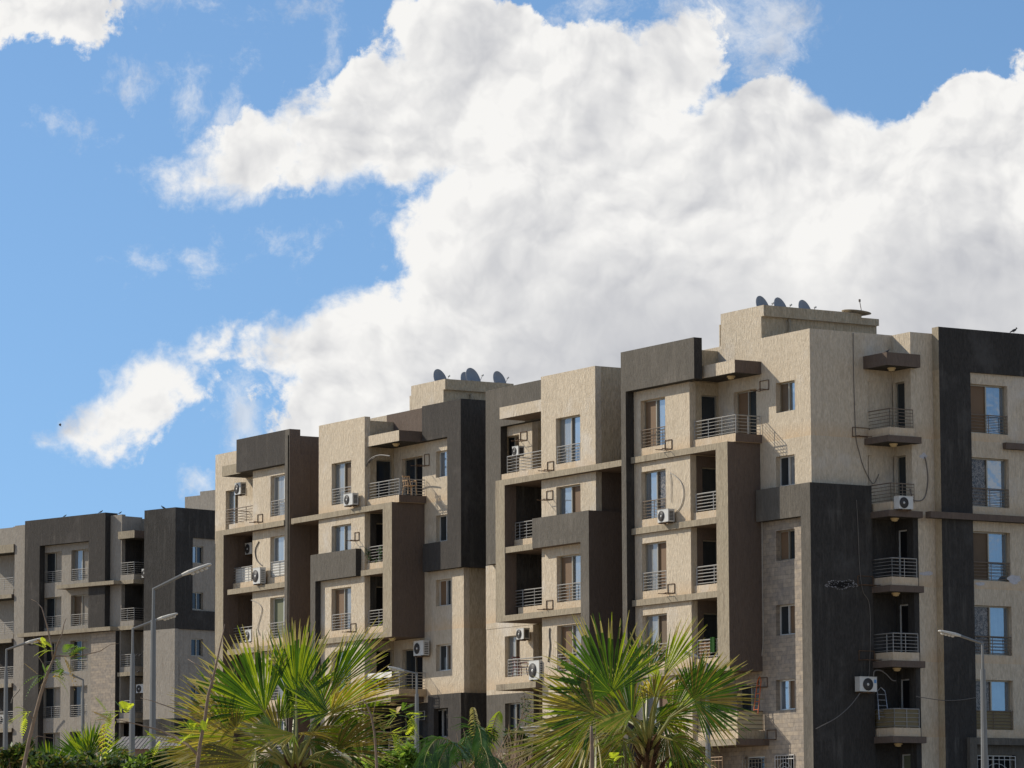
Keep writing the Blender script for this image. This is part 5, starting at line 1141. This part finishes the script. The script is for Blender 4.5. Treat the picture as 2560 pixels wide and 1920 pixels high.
def twig_tree(label, D, trunk, branches, sprays, seed, name='sapling', mats=None):
    rng = random.Random(seed); P = [atD(a, b, D) for a, b, _ in trunk]; g = gh(P[0].x, P[0].y) - .1
    t = empty(name, (P[0].x, P[0].y, g), label, 'young tree', 'thin saplings in front')
    base = [(P[0].x - .05, P[0].y, g), (P[0].x - .02, P[0].y, (g + P[0].z) / 2)]
    mb = MB(); mb.tube(base + [tuple(p) for p in P], [trunk[0][2] * 1.5, trunk[0][2] * 1.2] + [r for _, _, r in trunk], BARK, 8); mb.build('trunk', t, True)
    for b in branches:
        mb = MB(); mb.tube([tuple(atD(x, y, D + dz)) for x, y, dz in b[1]], [b[0] * (1 - .75 * i / (len(b[1]) - 1)) for i in range(len(b[1]))], BARK, 6); mb.build('branch', t, True)
    rr_, uu_ = A[0], -A[1]
    mb = MB()
    for (x, y, sz, n, mi, th) in sprays:
        for i in range(int(n * 1.5)):
            a = R(th + rng.uniform(-70, 70)); spray(mb, rng, atD(x + rng.uniform(-14, 14), y + rng.uniform(-7, 7), D + rng.uniform(-.2, .2)), rr_ * math.cos(a) + uu_ * math.sin(a) + A[2] * rng.uniform(-.6, .3), sz * rng.uniform(.6, 1.1), FE[mi if rng.random() < .75 else (mi + 1) % 3], rng.uniform(.1, .6))
    if mb.f: mb.build('foliage', t)
    return t
twig_tree('leggy sapling with feathery tufts, left of the tallest lamps', 40, [(58, 1925, .022), (72, 1855, .020), (85, 1800, .019), (102, 1735, .018), (118, 1685, .016), (133, 1650, .013)],
  [(.010, [(133, 1650, 0), (128, 1610, .1), (118, 1565, .1), (105, 1520, .1), (92, 1505, .2), (78, 1498, .2)]), (.010, [(133, 1650, 0), (142, 1615, -.1), (155, 1585, -.1), (160, 1560, -.1), (166, 1545, -.1)]), (.007, [(135, 1640, 0), (200, 1640, .2), (250, 1628, .2), (275, 1612, .2), (298, 1608, .2)]), (.007, [(118, 1685, 0), (108, 1660, 0), (95, 1640, 0)]),
   (.006, [(83, 1800, 0), (70, 1780, 0), (52, 1762, 0)]), (.006, [(80, 1850, 0), (95, 1840, 0), (150, 1848, 0)]), (.005, [(68, 1880, 0), (82, 1862, 0), (90, 1850, 0)])],
  [(150, 1640, .36, 6, 1, 0), (170, 1640, .30, 5, 1, 0), (125, 1622, .22, 4, 0, 160), (104, 1604, .12, 2, 2, 160), (110, 1688, .28, 5, 1, 170), (125, 1685, .22, 4, 0, 10), (140, 1690, .2, 3, 1, 0), (72, 1778, .22, 5, 0, 185), (55, 1790, .2, 3, 0, 190)], 3)
twig_tree('dark bare sapling crossing the left palm with lime tufts', 38, [(492, 1925, .020), (500, 1860, .018), (512, 1800, .016), (520, 1740, .015), (534, 1690, .012), (545, 1640, .009), (556, 1590, .006), (562, 1560, .003)],
  [(.014, [(495, 1888, 0), (470, 1862, .1), (440, 1845, .2), (400, 1825, .3), (360, 1815, .3), (320, 1805, .3), (290, 1798, .3)]), (.009, [(512, 1812, 0), (480, 1795, .1), (430, 1770, .1), (380, 1752, .2), (350, 1745, .2)]), (.008, [(532, 1720, 0), (526, 1690, 0), (510, 1672, 0), (490, 1660, 0), (470, 1648, .1)]), (.007, [(534, 1690, 0), (540, 1668, 0), (534, 1655, 0)]), (.006, [(522, 1770, 0), (535, 1760, 0), (548, 1765, 0)])],
  [(285, 1790, .30, 6, 0, 190), (300, 1782, .25, 5, 0, 120), (270, 1805, .3, 4, 2, 200), (392, 1845, .24, 5, 0, 180), (490, 1828, .26, 6, 0, 150), (505, 1825, .2, 3, 0, 60)], 9)
twig_tree('thin sapling with broad tufts beside the centre lamp post', 42, [(942, 1925, .016), (940, 1880, .014), (936, 1830, .012), (928, 1790, .010), (916, 1760, .007), (905, 1748, .005)],
  [(.006, [(930, 1800, 0), (938, 1760, 0), (945, 1735, 0)]), (.008, [(928, 1790, 0), (900, 1775, 0), (870, 1755, 0)]), (.006, [(936, 1830, 0), (970, 1830, 0), (1000, 1835, 0)])],
  [(1005, 1782, .32, 7, 1, 10), (1020, 1795, .3, 5, 0, -20), (990, 1790, .24, 4, 0, 170), (985, 1830, .26, 6, 0, 0), (1000, 1840, .25, 4, 0, -10), (965, 1838, .2, 3, 1, 180)], 15)
twig_tree('straight grey sapling stem under the right palm', 41, [(1480, 1925, .022), (1480, 1880, .020), (1479, 1840, .018), (1478, 1815, .012)], [(.007, [(1480, 1860, 0), (1488, 1840, 0), (1490, 1820, 0)])], [(1520, 1905, .22, 4, 0, 20)], 21)

# --- shrubs: leaf crowns over stems that reach the ground
SH = [leaf_mat('shrub_dark', (.018, .045, .010), (.05, .085, .018), .3), leaf_mat('shrub_mid', (.045, .085, .015), (.10, .15, .03), .35), leaf_mat('shrub_lime', (.14, .26, .03), (.26, .38, .06), .45), leaf_mat('shrub_olive', (.13, .12, .03), (.24, .20, .06), .3)]
def shrub(label, blobs_, D, mats, n, leaf, seed, group='shrubs along the bottom of the view'):
    rng = random.Random(seed); B_ = [(atD(x, y, D + dz), rx / FPX * D, ry / FPX * D) for x, y, rx, ry, dz in blobs_]; c = B_[0][0]; g = gh(c.x, c.y) - .1
    t = empty('shrub', (c.x, c.y, g), label, 'shrub', group); mb = MB(); tot = sum(a * b for _, a, b in B_)
    for (p, rx, ry) in B_:
        k = int(n * rx * ry / tot); clumps = []
        for _ in range(16):
            v = Vector((rng.gauss(0, 1), rng.gauss(0, 1), rng.gauss(0, 1))).normalized(); q = rng.uniform(.35, .95); clumps.append(Vector((v.x * rx * q, v.y * rx * q, v.z * ry * q)))
        for _ in range(k):
            cl = rng.choice(clumps); v = cl + Vector((rng.gauss(0, .2 * rx), rng.gauss(0, .2 * rx), rng.gauss(0, .2 * ry))); q = p + v
            a = (v.normalized() * .6 + Vector((rng.uniform(-1, 1), rng.uniform(-1, 1), rng.uniform(-1, .6)))).normalized(); b = a.cross(Vector((rng.uniform(-1, 1), rng.uniform(-1, 1), 1))).normalized(); s = leaf * rng.uniform(.6, 1.25)
            mb.quad([q - a * s, q - b * s * .42, q + a * s, q + b * s * .42], rng.choice(mats))
    mb.build('crown', t); mb = MB()
    for (p, rx, ry) in B_:
        for _ in range(3):
            e = p + Vector((rng.uniform(-.5, .5) * rx, rng.uniform(-.5, .5) * rx, rng.uniform(0, .7) * ry)); mb.tube([(c.x + rng.uniform(-.1, .1), c.y + rng.uniform(-.1, .1), g), ((c.x + p.x) / 2, (c.y + p.y) / 2, (g + p.z) / 2), tuple(e)], [.05, .035, .01], BARK, 5)
    mb.build('stem', t)
M1 = [SH[1], SH[1], SH[0], SH[3]]
shrub('dense green shrub at the left under the far small lamp', [(120, 1930, 70, 34, 0), (170, 1925, 70, 40, 1), (90, 1900, 30, 22, 0)], 84, M1, 9000, .075, 31)
shrub('wide yellow-green shrub between small palm and pink hut', [(250, 1935, 85, 50, 0), (300, 1925, 60, 42, 1), (215, 1915, 40, 30, 1), (345, 1940, 40, 34, 0)], 86, [SH[1], SH[3], SH[1], SH[0]], 11000, .075, 32)
shrub('narrow tall shrub tuft at the far left lamp foot', [(60, 1885, 24, 34, 0), (30, 1900, 30, 30, 0), (75, 1865, 12, 16, 0)], 92, M1, 3500, .08, 33)
shrub('bushy green shrub at the foot of the two tall lamps', [(395, 1905, 34, 30, 0), (425, 1890, 36, 26, 1), (370, 1925, 50, 30, 0), (460, 1925, 50, 24, 0)], 80, [SH[1], SH[1], SH[0], SH[2]], 6000, .07, 34)
shrub('bright lime shrub in front of the lowest balcony', [(985, 1905, 30, 30, 0), (1020, 1895, 34, 34, .5), (945, 1920, 50, 28, 0), (1050, 1920, 40, 30, .5), (905, 1915, 22, 18, 0)], 58, [SH[2], SH[2], SH[1]], 9000, .05, 35)
shrub('olive shrub with yellow leaves behind the dry bush', [(1290, 1855, 30, 36, 1), (1225, 1840, 18, 20, 1), (1320, 1890, 50, 44, 2), (1260, 1925, 50, 30, 1)], 62, [SH[3], SH[3], SH[1], SH[0]], 5500, .06, 36)
shrub('dark green undergrowth behind the right palm trunk', [(1560, 1930, 90, 40, 2), (1690, 1925, 60, 34, 2), (1450, 1940, 60, 40, 2)], 60, [SH[0], SH[1], SH[3], SH[2]], 8000, .06, 37)
shrub('dark green undergrowth behind the left palm', [(640, 1930, 80, 30, 2), (800, 1925, 90, 34, 2), (540, 1935, 60, 24, 2)], 64, [SH[0], SH[1], SH[3]], 8000, .06, 38)
# dry bush of bare twigs
rng = random.Random(77); c = atD(1250, 1925, 56); g = gh(c.x, c.y) - .1; DRY = flat('dry_twig', (.36, .26, .17), .9, 0, .1, .3, 9)
t = empty('dry_bush', (c.x, c.y, g), 'leafless straw coloured bush between pinnate palm and right palm', 'bush')
mb = MB(); rr_, uu_, ff_ = A[0], -A[1], A[2]
for i in range(150):
    b = Vector((c.x, c.y, c.z - .5)) + rr_ * rng.uniform(-.35, .35) + ff_ * rng.uniform(-.4, .4); h = rng.uniform(.5, 1.15); le = rng.uniform(-.55, .45)
    p = [b]; d = (uu_ + rr_ * le + ff_ * rng.uniform(-.4, .4)).normalized()
    for k in range(5):
        d = (d + rr_ * rng.uniform(-.22, .22) + uu_ * rng.uniform(-.05, .15)).normalized(); p.append(p[-1] + d * h / 5)
    mb.tube([tuple(x) for x in p], [.010, .008, .007, .005, .004, .002], DRY, 4, False)
    if i % 2: e = p[3]; mb.tube([tuple(e), tuple(e + (d + rr_ * rng.uniform(-.8, .8)).normalized() * .22)], [.005, .002], DRY, 4, False)
mb.build('twigs', t); mb = MB(); mb.tube([(c.x, c.y, g), (c.x, c.y, c.z - .4)], [.05, .12], DRY, 7)
for i in range(40):
    b = Vector((c.x, c.y, c.z - .55)); e = b + rr_ * rng.uniform(-.45, .45) + ff_ * rng.uniform(-.4, .4) + uu_ * .15; mb.tube([tuple(b), tuple(e)], [.02, .008], DRY, 4, False)
mb.build('stem', t)
for lb, pts in (('pale bare branch left of the right palm, forked at its top', [[(1290, 1835), (1305, 1790), (1312, 1755), (1308, 1740)], [(1300, 1805), (1318, 1785), (1335, 1776)]]),):
    P0 = atD(1285, 1925, 57); g = gh(P0.x, P0.y) - .1; t = empty('bare_sapling', (P0.x, P0.y, g), lb, 'young tree'); mb = MB(); mb.tube([(P0.x, P0.y, g), tuple(P0), tuple(atD(1290, 1835, 57))], [.03, .018, .013], DRY, 6); mb.build('trunk', t)
    for q in pts: mb = MB(); mb.tube([tuple(atD(a, b, 57)) for a, b in q], [.012, .009, .006, .003][:len(q)], DRY, 5); mb.build('branch', t)
# feather palm with arching glossy fronds
FP = leaf_mat('feather_palm_green', (.015, .055, .012), (.06, .13, .03), .25, .3)
Df = 54; c = atD(1160, 1935, Df); g = gh(c.x, c.y) - .1; t = empty('feather_palm', (c.x, c.y, g), 'dark glossy feather palm with arching fronds, centre bottom', 'palm tree'); rng = random.Random(8)
mb = MB(); mb.tube([(c.x, c.y, g), (c.x, c.y, c.z)], [.16, .12], FIB, 10); mb.build('trunk', t)
for pts, fold, mm in (([(1160, 1930), (1150, 1880), (1120, 1850), (1090, 1850), (1066, 1885), (1058, 1930)], .36, FP), ([(1165, 1930), (1180, 1870), (1185, 1830), (1192, 1812), (1200, 1830), (1204, 1862)], .30, FP), ([(1160, 1930), (1165, 1890), (1145, 1860), (1120, 1862), (1100, 1900), (1095, 1940)], .34, FP),
                  ([(1165, 1930), (1150, 1880), (1165, 1845), (1190, 1845), (1215, 1880), (1225, 1925)], .30, FP), ([(1170, 1930), (1200, 1880), (1225, 1840), (1240, 1790), (1250, 1778)], .16, PL), ([(1165, 1930), (1190, 1900), (1225, 1890), (1250, 1910), (1262, 1940)], .28, FP), ([(1155, 1930), (1130, 1900), (1110, 1905), (1090, 1930), (1085, 1950)], .28, FP), ([(1180, 1900), (1190, 1860), (1186, 1800), (1182, 1768)], .10, PT)):
    P_ = [atD(a, b, Df - .25 * i + rng.uniform(-.2, .2)) for i, (a, b) in enumerate(pts)]; fo = MB(); Q = []
    for i in range(len(P_) - 1):
        a, b, cc, e = P_[max(i - 1, 0)], P_[i], P_[i + 1], P_[min(i + 2, len(P_) - 1)]
        for k in range(9):
            u = k / 9; Q.append(.5 * ((2 * b) + (cc - a) * u + (2 * a - 5 * b + 4 * cc - e) * u * u + (3 * b - a - 3 * cc + e) * u ** 3))
    Q.append(P_[-1]); nq = len(Q); fo.tube([tuple(q) for q in Q], [.014 * (1 - .8 * i / nq) for i in range(nq)], PET, 5)
    for i in range(6, nq - 1):
        d = (Q[i + 1] - Q[i]).normalized(); sd = d.cross(A[2]).normalized(); t_ = i / nq
        for s in (-1, 1):
            L = fold * (1.25 - abs(t_ - .55) * 1.5) * rng.uniform(.85, 1.1); e = (sd * s * .75 + d * .7 + Vector((0, 0, -.75)) - A[2] * .25).normalized(); w = e.cross(A[2]).normalized() * .0065; q = Q[i] + d * rng.uniform(0, .02)
            m_ = q + e * L * .55; tip = q + e * L + Vector((0, 0, -L * .25)); fo.quad([q - w * .6, m_ - w, m_ + w, q + w * .6], mm); fo.quad([m_ - w, tip - w * .15, tip + w * .15, m_ + w], mm)
    fo.build('frond', t)
# =================================================================== street furniture ends; far ground cover
